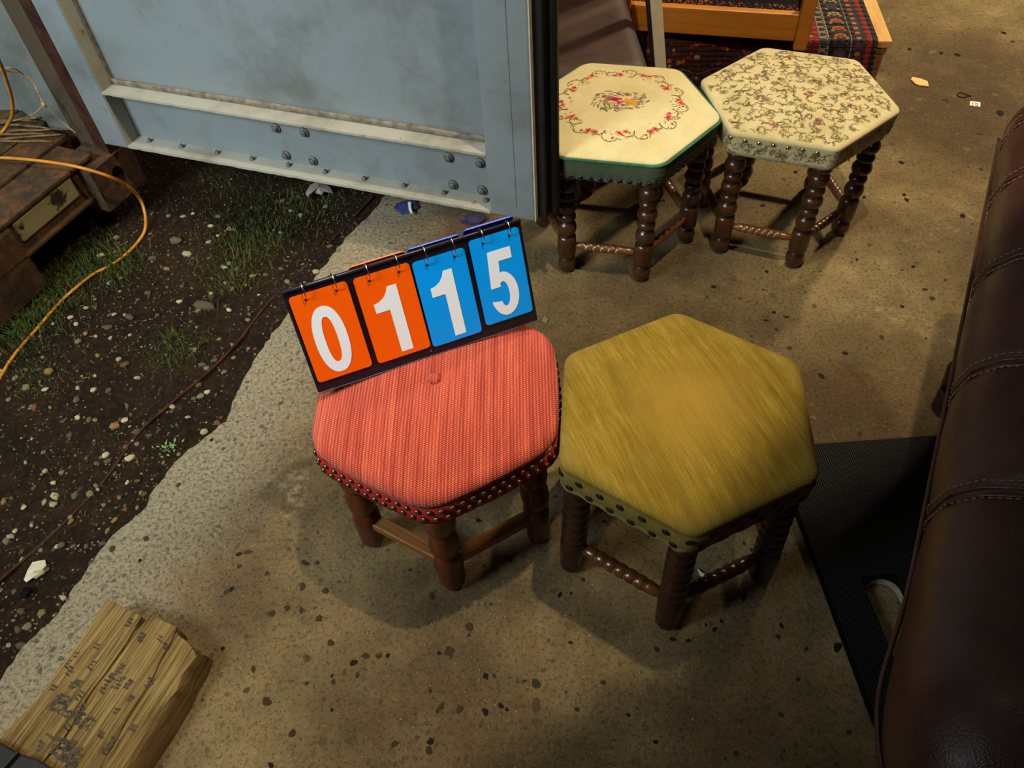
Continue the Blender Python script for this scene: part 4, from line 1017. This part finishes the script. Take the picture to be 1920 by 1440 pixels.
# texture runs along the object's x, so give the boards their own frame
ang = math.atan2(pl([(267, 1155)])[0].y-pl([(50, 1462)])[0].y, pl([(267, 1155)])[0].x-pl([(50, 1462)])[0].x)
slat('split_piece', left, [(x-1.5, y) for x, y in crack1])
slat('split_piece', [(x+2, y) for x, y in [(281, 1153)]+crack1[1:]], [(x-1, y) for x, y in [(333, 1175)]+crack2[1:]], zt-.001)
slat('split_piece', [(x+1, y) for x, y in crack2], rtop, zt-.002)
# waney dark flank sloping to the floor on the right
top_e = [at(u, v, zt-.003) for u, v in [(370, 1228)]+rtop[3:]]; bot_e = [at(u, v, 0.002) for u, v in [(400, 1238), (392, 1262), (376, 1290), (362, 1320), (345, 1350), (325, 1385), (300, 1420), (288, 1440), (250, 1500)]]
mb = MB(); N_ = 20
def rs(P, N_):
    d = [0]
    for a, b in zip(P[:-1], P[1:]): d.append(d[-1]+(b-a).length)
    return [Vector([float(np.interp(d[-1]*k/N_, d, [p[c] for p in P])) for c in range(3)]) for k in range(N_+1)]
a_ = rs(top_e, N_); b_ = rs(bot_e, N_); R = []
for i in range(N_+1):
    m1 = a_[i].lerp(b_[i], .45)+Vector((.004, 0, .010+.003*math.sin(i*1.7))); R.append([a_[i]+Vector((-.02, 0, 0)), a_[i], m1, b_[i], Vector((a_[i].x-.02, a_[i].y, .002))])
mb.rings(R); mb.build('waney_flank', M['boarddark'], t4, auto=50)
# small stamped marks: rows of two or three short bars
mb = MB(); r = random.Random(14)
marks = [(242, 1167, 3), (182, 1212, 2), (143, 1228, 2), (128, 1245, 3), (130, 1258, 3), (172, 1247, 3), (225, 1253, 3), (208, 1270, 3), (240, 1283, 3), (195, 1287, 4), (222, 1280, 4), (280, 1280, 3), (145, 1280, 2), (140, 1285, 2), (100, 1290, 2), (150, 1305, 3), (245, 1310, 2), (105, 1313, 3), (152, 1327, 3), (217, 1333, 2), (135, 1285, 2), (125, 1362, 2), (190, 1377, 2), (210, 1392, 3), (75, 1400, 3), (195, 1408, 2), (265, 1195, 3), (300, 1197, 2), (310, 1212, 2), (250, 1365, 2)]
ax = (at(267, 1155, zt)-at(50, 1462, zt)).normalized(); ay = Vector((-ax.y, ax.x, 0))
def inkq(c, l, w_, a=0):
    e1 = (ax*math.cos(a)+ay*math.sin(a))*l/2; e2 = (ay*math.cos(a)-ax*math.sin(a))*w_/2; z = Vector((0, 0, r.uniform(.0004, .0010)))
    mb.add([c-e1-e2+z, c+e1-e2+z*1, c+e1+e2+z, c-e1+e2+z], [(0, 1, 2, 3)])
for (u, v, k) in marks:
    c = at(u, v, zt)
    for j in range(k): inkq(c+ax*(j-(k-1)/2)*.0058+ay*r.uniform(-.002, .002), r.uniform(.002, .0042), r.uniform(.006, .014), r.uniform(-.25, .25))
for (u, v, l, w_) in ((115, 1318, .025, .030), (135, 1340, .012, .05), (158, 1352, .02, .035), (100, 1330, .006, .03), (120, 1405, .03, .045), (135, 1420, .03, .04), (110, 1385, .008, .06)):
    c = at(u, v, zt)
    for j in range(22): inkq(c+ax*r.uniform(-l, l)*.5+ay*r.uniform(-w_, w_)*.4, l*r.uniform(.08, .2), w_*r.uniform(.12, .3), r.uniform(-.3, .3))
o = mb.build('ink_mark', M['ink'], t4); o['kind'] = 'stuff'
# black metal edge under the board, bottom left corner
mb = MB(); P1 = [at(-60, 1372, .07), at(0, 1392, .07), at(34, 1410, .07)]; P2 = [at(39, 1413, .07), at(70, 1423, .07), at(110, 1448, .07), at(170, 1490, .07)]
t5 = thing('black_steel_frame', 'black steel frame edge in the bottom left corner, over the timber end', 'frame', (0, 0, 0))
for P in (P1, P2):
    mb = MB(); R = []
    for p in P: q = Vector((-.035, -.055, 0)); R.append([Vector((p.x, p.y, .056)), p, p+q, Vector((p.x+q.x, p.y+q.y, .056))])
    mb.rings(R); mb.build('bar', simple('black_paint', lin(30,28,26), .4, .4, 0, .2, 40), t5, bevel=.003)

# ------------------------------------------------------------------ ribbed black board with a hand slot
zb = 0.020
TL = at(1450, 838, zb); TR = at(1733, 818, zb); BL = at(1640, 1345, zb)
ex = (TR-TL); ex.z = 0; ex.normalize(); ey0 = (BL-TL); ey0.z = 0; ey0.normalize()
t6 = thing('ribbed_board', 'flat black ribbed board with a hand slot, on the concrete under the sofa arm', 'board', (TL.x, TL.y, 0))
def loc6(a, b): return (ex*a + ey0*b)
Wb, Lb_ = 0.62, 0.80
s0 = at(1620, 1100, zb)-TL; s0.z = 0
det = ex.x*ey0.y-ex.y*ey0.x
def co(p): return ((p.x*ey0.y-p.y*ey0.x)/det, (ex.x*p.y-ex.y*p.x)/det)
sa0, sb0 = co(s0); sa1, sb1 = co(at(1668, 1235, zb)-TL)
bm = bmesh.new()
def loop(P, z): return [bm.verts.new((*(loc6(a, b).xy), z)) for a, b in P]
OUT = [(0, 0), (Wb, 0), (Wb, Lb_), (0, Lb_)]
sx = sa0+.001; sw = .060; SL = []
for k in range(13): a = PI+PI*k/12; SL.append((sx+sw/2+sw/2*math.cos(a), sb0+.012+sw*.42*math.sin(a)))
for k in range(13): a = PI*k/12; SL.append((sx+sw/2+sw/2*math.cos(a), sb0+.26+sw*.42*math.sin(a)))
def ringedges(V): return [bm.edges.new((V[k], V[(k+1) % len(V)])) for k in range(len(V))]
o1 = loop(OUT, zb); i1 = loop(SL, zb); bmesh.ops.triangle_fill(bm, edges=ringedges(o1)+ringedges(i1), use_beauty=True)
o2 = loop(OUT, 0.001); i2 = loop(SL, 0.001)
for k in range(4): bm.faces.new((o1[k], o2[k], o2[(k+1) % 4], o1[(k+1) % 4]))
bmesh.ops.recalc_face_normals(bm, faces=bm.faces)
nf = len(bm.faces)
for k in range(len(i1)):
    f = bm.faces.new((i1[k], i2[k], i2[(k+1) % len(i1)], i1[(k+1) % len(i1)])); f.material_index = 1
me = bpy.data.meshes.new('panel'); bm.to_mesh(me); bm.free(); me.materials.append(M['black_plastic']); me.materials.append(M['black_plastic'])
o = bpy.data.objects.new('panel', me); COL.objects.link(o); o.parent = t6
# pale liner inside the slot
mb = MB(); R = [[], []]
for a, b in SL:
    cx_, cy_ = sx+sw/2, sb0+.136
    for q, z_ in enumerate((.001, zb-.0005)):
        p = loc6(cx_+(a-cx_)*.965, cy_+(b-cy_)*.993); R[q].append((p.x, p.y, z_))
mb.rings(R, False, False); o = mb.build('slot_lining', M['pale'], t6, smooth=True); o['label'] = 'pale worn slot wall'
mb = MB(); a = .004
while a < Wb:
    cuts = [(0.0, Lb_)]
    if sx-.003 < a < sx+sw+.003: cuts = [(0.0, sb0-.02), (sb0+.30, Lb_)]
    for b0, b1 in cuts:
        P = [loc6(a-.0011, b0), loc6(a+.0011, b0), loc6(a+.0005, b0), loc6(a-.0005, b0)]; Q = [loc6(a-.0011, b1), loc6(a+.0011, b1), loc6(a+.0005, b1), loc6(a-.0005, b1)]
        zz = (zb, zb, zb+.0012, zb+.0012); R = [[(p.x, p.y, z) for p, z in zip(P, zz)], [(p.x, p.y, z) for p, z in zip(Q, zz)]]; mb.rings(R)
    a += .0046
o = mb.build('ribbing', M['rib'], t6); o['kind'] = 'stuff'

# ------------------------------------------------------------------ brown leather sofa: the near arm, seat and back beyond the frame
t7 = thing('leather_sofa', 'dark brown leather sofa arm with stitched seams at the right edge', 'sofa', (0.341, 0.224, 0))
ax7 = Vector((0.504, 0.864, 0)).normalized(); ww = Vector((ax7.y, -ax7.x, 0))
def S7(l, w_, z): return ax7*l + ww*w_ + Vector((0, 0, z))
sec = [(.14, .03), (.125, .25), (.080, .36), (.040, .43), (.012, .485), (-.002, .535), (.006, .58), (.030, .612), (.065, .632), (.11, .644), (.16, .646), (.21, .638), (.25, .618), (.275, .585), (.282, .54), (.272, .49), (.262, .44), (.258, .30), (.258, .03)]
seams = [0.245, 0.445, 0.655, 0.87, 1.045]
# seams measured along the arm
def bulge(l):
    d = min(abs(l-s_) for s_ in seams); return -0.007*math.exp(-(d/.011)**2) - 0.004*math.exp(-(d/.05)**2)
Larm = 1.11; mb = MB(); R = []; ls_ = [-.088, -.086, -.08, -.07, -.055, -.035, -.01] + list(np.arange(.01, Larm-.03, .008)) + [Larm-.02, Larm-.008, Larm-.002, Larm]
c0 = (0.14, 0.42)
for l in ls_:
    k = 1.0
    if l < 0.04: q = (0.04-l)/.13; k = math.sqrt(max(0.0, 1-q**2.6))*.35+.65 if q < 1 else .65
    if l > Larm-.03: q = (l-Larm+.03)/.03; k = .86+.14*math.sqrt(max(0, 1-q*q))
    puff = .008*math.exp(-((l-.03)/.07)**2)
    ring = []
    for j, (w_, z_) in enumerate(sec):
        up = max(0, (z_-.40)/.25); ext = bulge(l)*(1 if z_ > .42 else .25)+puff*up
        vx, vz = w_-c0[0], z_-c0[1]; ln = math.hypot(vx, vz); kk = k if z_ > .42 else .5+.5*k
        ring.append(S7(l, c0[0]+vx*kk+vx/ln*ext, (c0[1]+vz*kk+vz/ln*ext) if z_ > .42 else z_))
    R.append(ring)
mb.rings(R); mb.f = [tuple(reversed(f)) for f in mb.f]
arm = mb.build('arm', M['sofa'], t7, smooth=True)
ss = arm.modifiers.new('sub', 'SUBSURF'); ss.levels = 1; ss.render_levels = 2
def onarm(l, s_):
    """point on the arm's skin at parameter s_ along the section"""
    P = [Vector(q) for q in sec]; d = [0]
    for a, b in zip(P[:-1], P[1:]): d.append(d[-1]+(b-a).length)
    x = float(np.interp(s_, d, [p.x for p in P])); z = float(np.interp(s_, d, [p.y for p in P])); vx, vz = x-c0[0], z-c0[1]; ln = math.hypot(vx, vz); e = bulge(l)
    return S7(l, x+vx/ln*e, z+vz/ln*e), (ww*vx/ln + Vector((0, 0, vz/ln)))
mbw = MB(); mbs = MB()
for s_l in seams:
    for off, r_ in ((-.0055, .0022), (.0055, .0022)):
        P = []
        for k in range(60):
            p, nn_ = onarm(s_l+off, .37+k*.0095); P.append(p+nn_*(-.0002))
        mbw.tube(P, r_, 6)
    for off in (-.012, .012):
        s_ = .38
        while s_ < .93:
            p, nn_ = onarm(s_l+off, s_); q, n2_ = onarm(s_l+off, s_+.0048); mbs.tube([p+nn_*.0006, q+n2_*.0006], .0008, 4); s_ += .0085
mbw.build('welt', M['sofa'], arm, smooth=True)
o = mbs.build('stitching', M['thread'], arm); o['kind'] = 'stuff'; o['label'] = 'tan stitching'
# piping down the outer side near the floor-side edge
mb = MB(); P = []
for l in np.linspace(-.078, Larm-.02, 60):
    k = 1.0
    if l < .04: q = (0.04-l)/.13; k = math.sqrt(max(0, 1-q**2.6))*.35+.65
    P.append(S7(l, c0[0]+(.003-c0[0])*k-(.008*math.exp(-((l-.03)/.07)**2)), .515))
mb.tube(P, .0028, 8); mb.build('piping', M['sofa'], arm, smooth=True)
def cush7(name, l0, l1, w0, w1, za, zb_, par=t7):
    bm = bmesh.new(); bmesh.ops.create_cube(bm, size=1)
    Mx = Matrix.Translation(S7((l0+l1)/2, (w0+w1)/2, (za+zb_)/2)) @ Matrix((ax7, ww, Vector((0, 0, 1)))).transposed().to_4x4() @ Matrix.Diagonal((l1-l0, w1-w0, zb_-za, 1))
    bmesh.ops.transform(bm, matrix=Mx, verts=bm.verts); bmesh.ops.recalc_face_normals(bm, faces=bm.faces); me = bpy.data.meshes.new(name); bm.to_mesh(me); bm.free(); me.materials.append(M['sofa'])
    me.polygons.foreach_set('use_smooth', [True]*len(me.polygons)); o = bpy.data.objects.new(name, me); COL.objects.link(o); o.parent = par
    b = o.modifiers.new('b', 'BEVEL'); b.width = min(.05, (zb_-za)*.3); b.segments = 5; return o
cush7('base', .05, 1.02, .262, 1.75, .06, .26); cush7('seat_cushion', .02, .80, .285, .98, .262, .44); cush7('seat_cushion', .02, .80, .985, 1.68, .262, .44)
cush7('backrest', .82, 1.08, .29, 1.75, .262, .80)
for a, b in ((.03, .09), (.98, .09), (.03, 1.70), (.98, 1.70)):
    mb = MB(); p = S7(a, b+.03, 0); mb.lathe([(.020, 0), (.028, .06)], 12, M=Matrix.Translation(p)); mb.build('foot', M['legolive'], t7, smooth=True)

# ------------------------------------------------------------------ background: ottoman, leaning bar, pallet, rug, birch bench
t8 = thing('leather_ottoman', 'large matte brown leatherette ottoman behind the stools, beside the open door', 'ottoman', (0.0, 1.90, 0))
bm = bmesh.new(); N1, N2 = 40, 50; x0_, x1_, y0_, y1_ = -.42, .420, 0.0, .43
V = {}
def oz(x, y):
    f = 0
    for (a, b, c, s_) in ((.62, 1.0, .12, .020), (.75, 1.0, .42, .028), (.5, 1.0, -.15, .022), (.9, 1.0, .75, .03)):
        d = (y-(a*(x+.42)*b*1.3+c)); f += math.exp(-(d/s_)**2)*.006
    return .300 + f - .004*math.sin(5*x)*math.cos(4*y)
for i in range(N1+1):
    for j in range(N2+1):
        x = x0_+(x1_-x0_)*i/N1; y = y0_+(y1_-y0_)*j/N2; ed = min(i, N1-i)/N1*(x1_-x0_); e2 = min(j, N2-j)/N2*(y1_-y0_); d = min(ed, e2); z = oz(x, y)-(.02*(1-min(1, d/.03))**2); V[i, j] = bm.verts.new((x, y, z))
for i in range(N1):
    for j in range(N2): bm.faces.new((V[i, j], V[i+1, j], V[i+1, j+1], V[i, j+1]))
bd = [V[i, 0] for i in range(N1)] + [V[N1, j] for j in range(N2)] + [V[i, N2] for i in range(N1, 0, -1)] + [V[0, j] for j in range(N2, 0, -1)]
prev = bd
for z_ in (.27, .15, .02):
    cur = [bm.verts.new((v.co.x, v.co.y, z_)) for v in bd]
    for k in range(len(bd)): bm.faces.new((prev[k], cur[k], cur[(k+1) % len(bd)], prev[(k+1) % len(bd)]))
    prev = cur
bmesh.ops.recalc_face_normals(bm, faces=bm.faces); me = bpy.data.meshes.new('cushion'); bm.to_mesh(me); bm.free(); me.materials.append(M['brownleather']); me.polygons.foreach_set('use_smooth', [True]*len(me.polygons))
o = bpy.data.objects.new('cushion', me); COL.objects.link(o); o.parent = t8
for x in (-.36, .36):
    for y in (.06, .37): mb = MB(); mb.lathe([(.016, 0), (.022, .022)], 12, M=Matrix.Translation((x, y, 0))); mb.build('foot', M['legolive'], t8)
# leaning square bar
pb = at(1240, 190, 0.0); pt_ = at(1226, 0, .33); d = (pt_-pb); Lq = d.length*2.2; d.normalize()
t9 = thing('painted_bar', 'square bar leaning, one face cream and the other flaking blue grey, behind the needlepoint stool', 'bar', tuple(pb))
q = Matrix.Rotation(math.radians(15), 3, 'Z'); xx = (q @ Vector((1, 0, 0))); xx = (xx-d*xx.dot(d)).normalized(); yy = d.cross(xx)
def bar9(name, m, xa, xb, ya, yb):
    mb = MB(); P = []
    for l in (0.02, Lq):
        for x, y in ((xa, ya), (xb, ya), (xb, yb), (xa, yb)): P.append(xx*x+yy*y+d*l)
    mb.hexa(P); return mb.build(name, m, t9, bevel=.001)
bar9('bar_core', M['cream_wood'], -.0175, .0175, -.016, .018); bar9('painted_face', M['bluegrey'], -.0185, -.0175, -.0155, .0175)
# pallet
FX = Vector((-.985, .172, 0)).normalized(); FY = Vector((.172, .985, 0)).normalized()   # leftwards along the front, and away
PC = Vector((1.222, 2.222, 0)); 
t10 = thing('wooden_pallet', 'raw pine pallet with a red patterned rug laid over it', 'pallet', tuple(PC))
RP = Matrix((FX*-1, FY, Vector((0, 0, 1)))).transposed().to_4x4()
def pbox(name, xa, xb, ya, yb, za, zb_, m, bv=.003):
    mb = MB(); mb.box(((xa+xb)/2, (ya+yb)/2, (za+zb_)/2), (xb-xa, yb-ya, zb_-za)); o = mb.build(name, m, t10, bevel=bv); o.matrix_local = RP; return o
for k in range(5): pbox('top_plank', -.115-.15*k, 0-.15*k, 0, .95, .112, .134, M['pine'])
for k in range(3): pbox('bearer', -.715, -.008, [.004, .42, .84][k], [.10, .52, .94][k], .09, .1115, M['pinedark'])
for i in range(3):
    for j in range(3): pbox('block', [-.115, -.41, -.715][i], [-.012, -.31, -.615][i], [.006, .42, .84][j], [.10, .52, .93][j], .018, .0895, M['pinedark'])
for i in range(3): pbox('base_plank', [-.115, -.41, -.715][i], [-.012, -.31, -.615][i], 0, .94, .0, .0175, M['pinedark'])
# rug: over the pallet and down its front
rugm = {n_: mat_cloth('rug_%s' % n_, lin(*a), lin(*b), 500, .0012) for n_, a, b in (('field', (40,14,14), (66,24,22)), ('dark', (22,14,16), (38,22,24)), ('red', (100,18,15), (134,30,22)), ('cream', (112,96,70), (146,128,96)), ('blue', (38,40,50), (58,62,70)), ('orange', (126,70,30), (150,92,44)), ('navy', (26,22,30), (40,34,40)))}
RN = list(rugm.keys()); ri = {n_: i for i, n_ in enumerate(RN)}
t11 = thing('patterned_rug', 'dark red patterned rug with cream fringe draped over the pallet', 'rug', tuple(PC))
# across coordinate a: distance leftwards from the pallet's right end; along coordinate b: from the back over the edge to the floor
def rug_pt(a, b, lift=0.0):
    # b<0 on top, 0 at the front edge, >0 hanging down then out on the floor
    skew = -.02+.02*math.sin(a*3)
    if b < 0: y = -b; z = .139+.002*math.sin(17*a+9*b); oy = y; 
    else:
        hang = .118; w_ = .012*math.sin(21*a)+.006*math.sin(47*a+1)
        if b < hang: oy = -.012-(b/hang)*.03-w_*(b/hang); z = .136-b+0*lift
        else: e = b-hang; oy = -.042-w_-e; z = .012+.004*math.sin(30*a)
    nz = lift if b < 0 or b > .118 else 0; ny = -lift if 0 <= b <= .118 else 0
    return FX*a + FY*(oy+ny) + Vector((0, 0, z+nz))
BANDS = [(.045, .062, 'dark'), (.062, .078, 'red'), (.078, .0795, 'dark'), (.0795, .120, 'navy'), (.120, .1225, 'cream'), (.1225, .185, 'dark'), (.185, .215, 'blue'), (.215, .26, 'red'), (.26, .73, 'field')]
bs = list(np.arange(-.92, -.01, .03)) + [-.01, -.004, 0, .006] + list(np.arange(.015, .12, .015)) + [.125, .135, .15, .165]
mb = MB()
for a0, a1, c in BANDS:
    na = max(1, int((a1-a0)/.02))
    for i in range(na):
        p, q = a0+(a1-a0)*i/na, a0+(a1-a0)*(i+1)/na
        for b0, b1 in zip(bs[:-1], bs[1:]): mb.add([rug_pt(p, b0), rug_pt(q, b0), rug_pt(q, b1), rug_pt(p, b1)], [(0, 1, 2, 3)], ri[c])
o = mb.build('pile', [rugm[k] for k in RN], t11, smooth=True)
sol = o.modifiers.new('s', 'SOLIDIFY'); sol.thickness = .004; sol.offset = 0
mb = MB(); r = random.Random(9)
def rq(a, b, wa, wb, c, n_=4, rot=0):
    P = [rug_pt(a, b, .0028)]
    for j in range(n_):
        t_ = 2*PI*(j+.5)/n_+rot; P.append(rug_pt(a+wa*math.cos(t_), b+wb*math.sin(t_), .0028))
    mb.add(P, [(0, j+1, (j+1) % n_+1) for j in range(n_)], ri[c])
b = -.9
k = 0
while b < .09:
    # zigzag guard stripe: three cream chevrons
    for a0 in (.187, .212): rq(a0, b, .0022, .012, 'cream')
    for (da, db) in ((0, 0), (.006, .004), (.012, .008), (.018, .004)): rq(.191+da, b+db*(1 if k % 2 else -1)*1.2, .004, .0045, 'cream')
    if k % 3 == 0:
        rq(.152, b, .020, .014, r.choice(('cream', 'orange', 'blue')), 6); rq(.152, b+.002, .011, .008, r.choice(('red', 'navy')), 4)
        for q in (-1, 1): rq(.152+q*.018, b+.014, .006, .006, r.choice(('cream', 'orange', 'cream')), 5)
    if k % 2 == 0: rq(.100, b, .009, .007, r.choice(('cream', 'cream', 'orange')), 6); rq(.100, b+.012, .014, .004, 'red', 4); rq(.088, b+.008, .004, .005, 'blue', 4)
    if k % 2: rq(.237, b, .009, .007, r.choice(('blue', 'orange', 'cream')), 6)
    b += .0155; k += 1
for k in range(420):
    a = r.uniform(.27, .725); b = r.uniform(-.3, .16); rq(a, b, r.uniform(.003, .012), r.uniform(.003, .008), r.choice(('red', 'dark', 'dark', 'orange', 'blue', 'cream', 'red', 'dark')), r.choice((4, 5, 6)), r.uniform(0, 1))
for k in range(44): rq(.30+k*.0095, .085+.006*math.sin(k*.5), .005, .0012, 'cream')
o = mb.build('woven_pattern', [rugm[k_] for k_ in RN], t11); o['kind'] = 'stuff'
mb = MB(); a = .05
while a < .725:
    p = rug_pt(a, .163, 0); P = [p]; 
    for j in range(1, 5): P.append(p + FY*(-.013*j) + FX*r.uniform(-.004, .004) + Vector((0, 0, -.0017*j)))
    mb.tube(P, .0016, 4); a += .0042
o = mb.build('fringe', rugm['cream'], t11); o['kind'] = 'stuff'; o['label'] = 'cream fringe'
# bench
bx = Vector((0.9537, -0.3007, 0)); by = Vector((0.3007, 0.9537, 0)); RBm = Matrix((bx, by, Vector((0, 0, 1)))).transposed().to_4x4()
B1 = at(1487, 84, .158); t12 = thing('wooden_armchair', 'orange birch armchair frame with a black seat standing on the rug', 'armchair', (B1.x, B1.y, 0))
def bbox(name, xa, xb, ya, yb, za, zb_, m, bv=.004):
    mb = MB(); mb.box(((xa+xb)/2, (ya+yb)/2, (za+zb_)/2), (xb-xa, yb-ya, zb_-za)); o = mb.build(name, m, t12, bevel=bv, seg=3); o.matrix_local = RBm; return o
bbox('leg', 0, .040, -.008, .05, .142, .85, M['birch'], .008); bbox('leg', -.53, -.487, -.008, .05, .142, .85, M['birch'], .008)
bbox('front_rail', -.487, 0, .004, .030, .165, .245, M['birch'])
bbox('side_rail', .006, .030, .05, .60, .165, .235, M['birch']); bbox('side_rail', -.522, -.498, .05, .60, .165, .235, M['birch'])
bbox('leg', 0, .040, .60, .65, .142, .95, M['birch'], .008); bbox('leg', -.53, -.487, .60, .65, .142, .95, M['birch'], .008)
bbox('back_rail', -.487, 0, .61, .635, .40, .48, M['birch'])
bbox('seat', -.485, -.002, .034, .60, .20, .236, simple('black_seat', lin(14,10,10), .9, .1, 0, .3, 90), .01)
mb = MB(); r = random.Random(3)
for k in range(260):
    x = r.uniform(-.48, -.004); y = r.uniform(.036, .075); s_ = r.uniform(.0012, .003); mb.add([(x-s_, y-s_, .2372), (x+s_, y-s_, .2372), (x+s_, y+s_, .2385), (x-s_, y+s_, .2385)], [(0, 1, 2, 3)], r.choice((0, 1, 2)))
o = mb.build('seat_flecks', [rugm['orange'], rugm['red'], rugm['blue']], t12); o.matrix_local = RBm; o['kind'] = 'stuff'

# ------------------------------------------------------------------ litter
def scrap(name, P, h, m, label, cat, z=0.001, crumple=.003):
    """small torn piece with thickness; P in outline order"""
    r = random.Random(len(label)); c = Vector((0, 0, 0)); Q = [at(u, v, z) for u, v in P]
    for q in Q: c += q
    c /= len(Q); mb = MB(); n_ = len(Q)
    top_ = [(q.x, q.y, z+h+r.uniform(0, crumple)) for q in Q]; bot = [(q.x, q.y, z) for q in Q]
    mb.add([(c.x, c.y, z+h+crumple)] + top_ + bot, [(0, j+1, (j+1) % n_+1) for j in range(n_)] + [(j+1, j+1+n_, (j+1) % n_+1+n_, (j+1) % n_+1) for j in range(n_)])
    # counter-clockwise seen from above
    o = mb.build(name, m); bm = bmesh.new(); bm.from_mesh(o.data); bmesh.ops.recalc_face_normals(bm, faces=bm.faces); bm.to_mesh(o.data); bm.free()
    return tag(o, label, cat)
scrap('card_scrap', [(1707, 150), (1711, 145), (1725, 149), (1739, 153), (1741, 163), (1730, 162), (1724, 161), (1716, 158)], .001, M['kraft'], 'cream torn card scrap on the floor right of the tapestry stool', 'scrap')
tg = scrap('paper_tag', [(1819, 190), (1838, 192), (1838, 201), (1818, 198)], .0008, M['paper'], 'tiny white paper tag with blue handwriting on the floor', 'paper tag', crumple=.0003)
mb = MB(); bl = simple('blue_ink', lin(60,80,140), .8, .2)
for (u0, v0, u1, v1) in ((1822, 193, 1825, 192.5), (1825, 192.5, 1822, 197), (1822, 197, 1826, 197), (1827, 193, 1830, 193.5), (1830, 193.5, 1828, 197.5), (1831, 194, 1834, 194), (1834, 194, 1831, 198), (1831, 198, 1835, 198.5)):
    mb.tube([at(u0, v0, .0026), at(u1, v1, .0026)], .0007, 4)
o = mb.build('handwriting', bl); o.parent = tg
mb = MB(); c = at(1804, 178, .0025); P = [(c.x+.0135*math.cos(2*PI*k/24), c.y+.0135*math.sin(2*PI*k/24), .0025) for k in range(25)]; mb.tube(P, .0014, 6, cap=False); mb.tube([at(1814, 179, .002), at(1821, 180, .002)], .0022, 6)
tag(mb.build('hair_tie', simple('dark_green_elastic', lin(28,38,26), .8, .2), smooth=True), 'small dark green elastic loop on the floor beside the paper tag', 'elastic band')
scrap('paper_scrap', [(1308, 1068), (1314, 1071), (1325, 1081), (1327, 1087), (1318, 1083), (1312, 1079)], .001, M['paper'], 'white torn paper scrap on the floor behind the olive stool leg', 'scrap', crumple=.004)
scrap('paper_scrap', [(52, 1070), (62, 1055), (85, 1050), (88, 1062), (72, 1078), (50, 1092), (45, 1088)], .001, simple('dirty_paper', lin(176,168,142), .9, .1, 0, .15, 60), 'flattened pale scrap on the soil at the left edge', 'scrap', z=-.036, crumple=.004)
scrap('plastic_scrap', [(42, 1105), (52, 1100), (58, 1103), (54, 1116), (46, 1121), (40, 1117)], .001, M['black_plastic'], 'small black plastic scrap on the soil below the pale scrap', 'scrap', z=-.036)
scrap('rag_scrap', [(574, 366), (583, 352), (598, 346), (612, 348), (620, 354), (624, 362), (610, 360), (604, 366), (590, 362), (580, 371)], .003, simple('pale_rag', lin(140,128,118), .9, .1, 0, .2, 80), 'crumpled pale rag on the soil under the door', 'rag', z=-.034, crumple=.012)
scrap('plastic_wrapper', [(738, 392), (748, 384), (762, 378), (778, 381), (785, 392), (772, 400), (752, 402)], .002, simple('blue_wrapper', lin(52,60,104), .35, .5, 0, .3, 60), 'crumpled blue plastic wrapper on the concrete under the door', 'wrapper', crumple=.010)
scrap('plastic_strip', [(765, 380), (771, 380), (772, 392), (774, 400), (770, 401), (767, 394)], .002, M['paper'], 'white plastic strip lying over the blue wrapper', 'strip', z=.012)
scrap('plastic_wrapper', [(863, 415), (875, 408), (890, 405), (905, 407), (912, 414), (900, 420), (880, 421)], .002, simple('violet_wrapper', lin(60,52,86), .4, .5, 0, .3, 60), 'dull violet plastic wrapper on the concrete behind the number board', 'wrapper', crumple=.008)
scrap('leaf_litter', [(1016, 602), (1022, 592), (1028, 600), (1024, 608)], .001, simple('dull_green', lin(96,104,60), .8, .2), 'small green leaf on the floor behind the red stool', 'leaf')
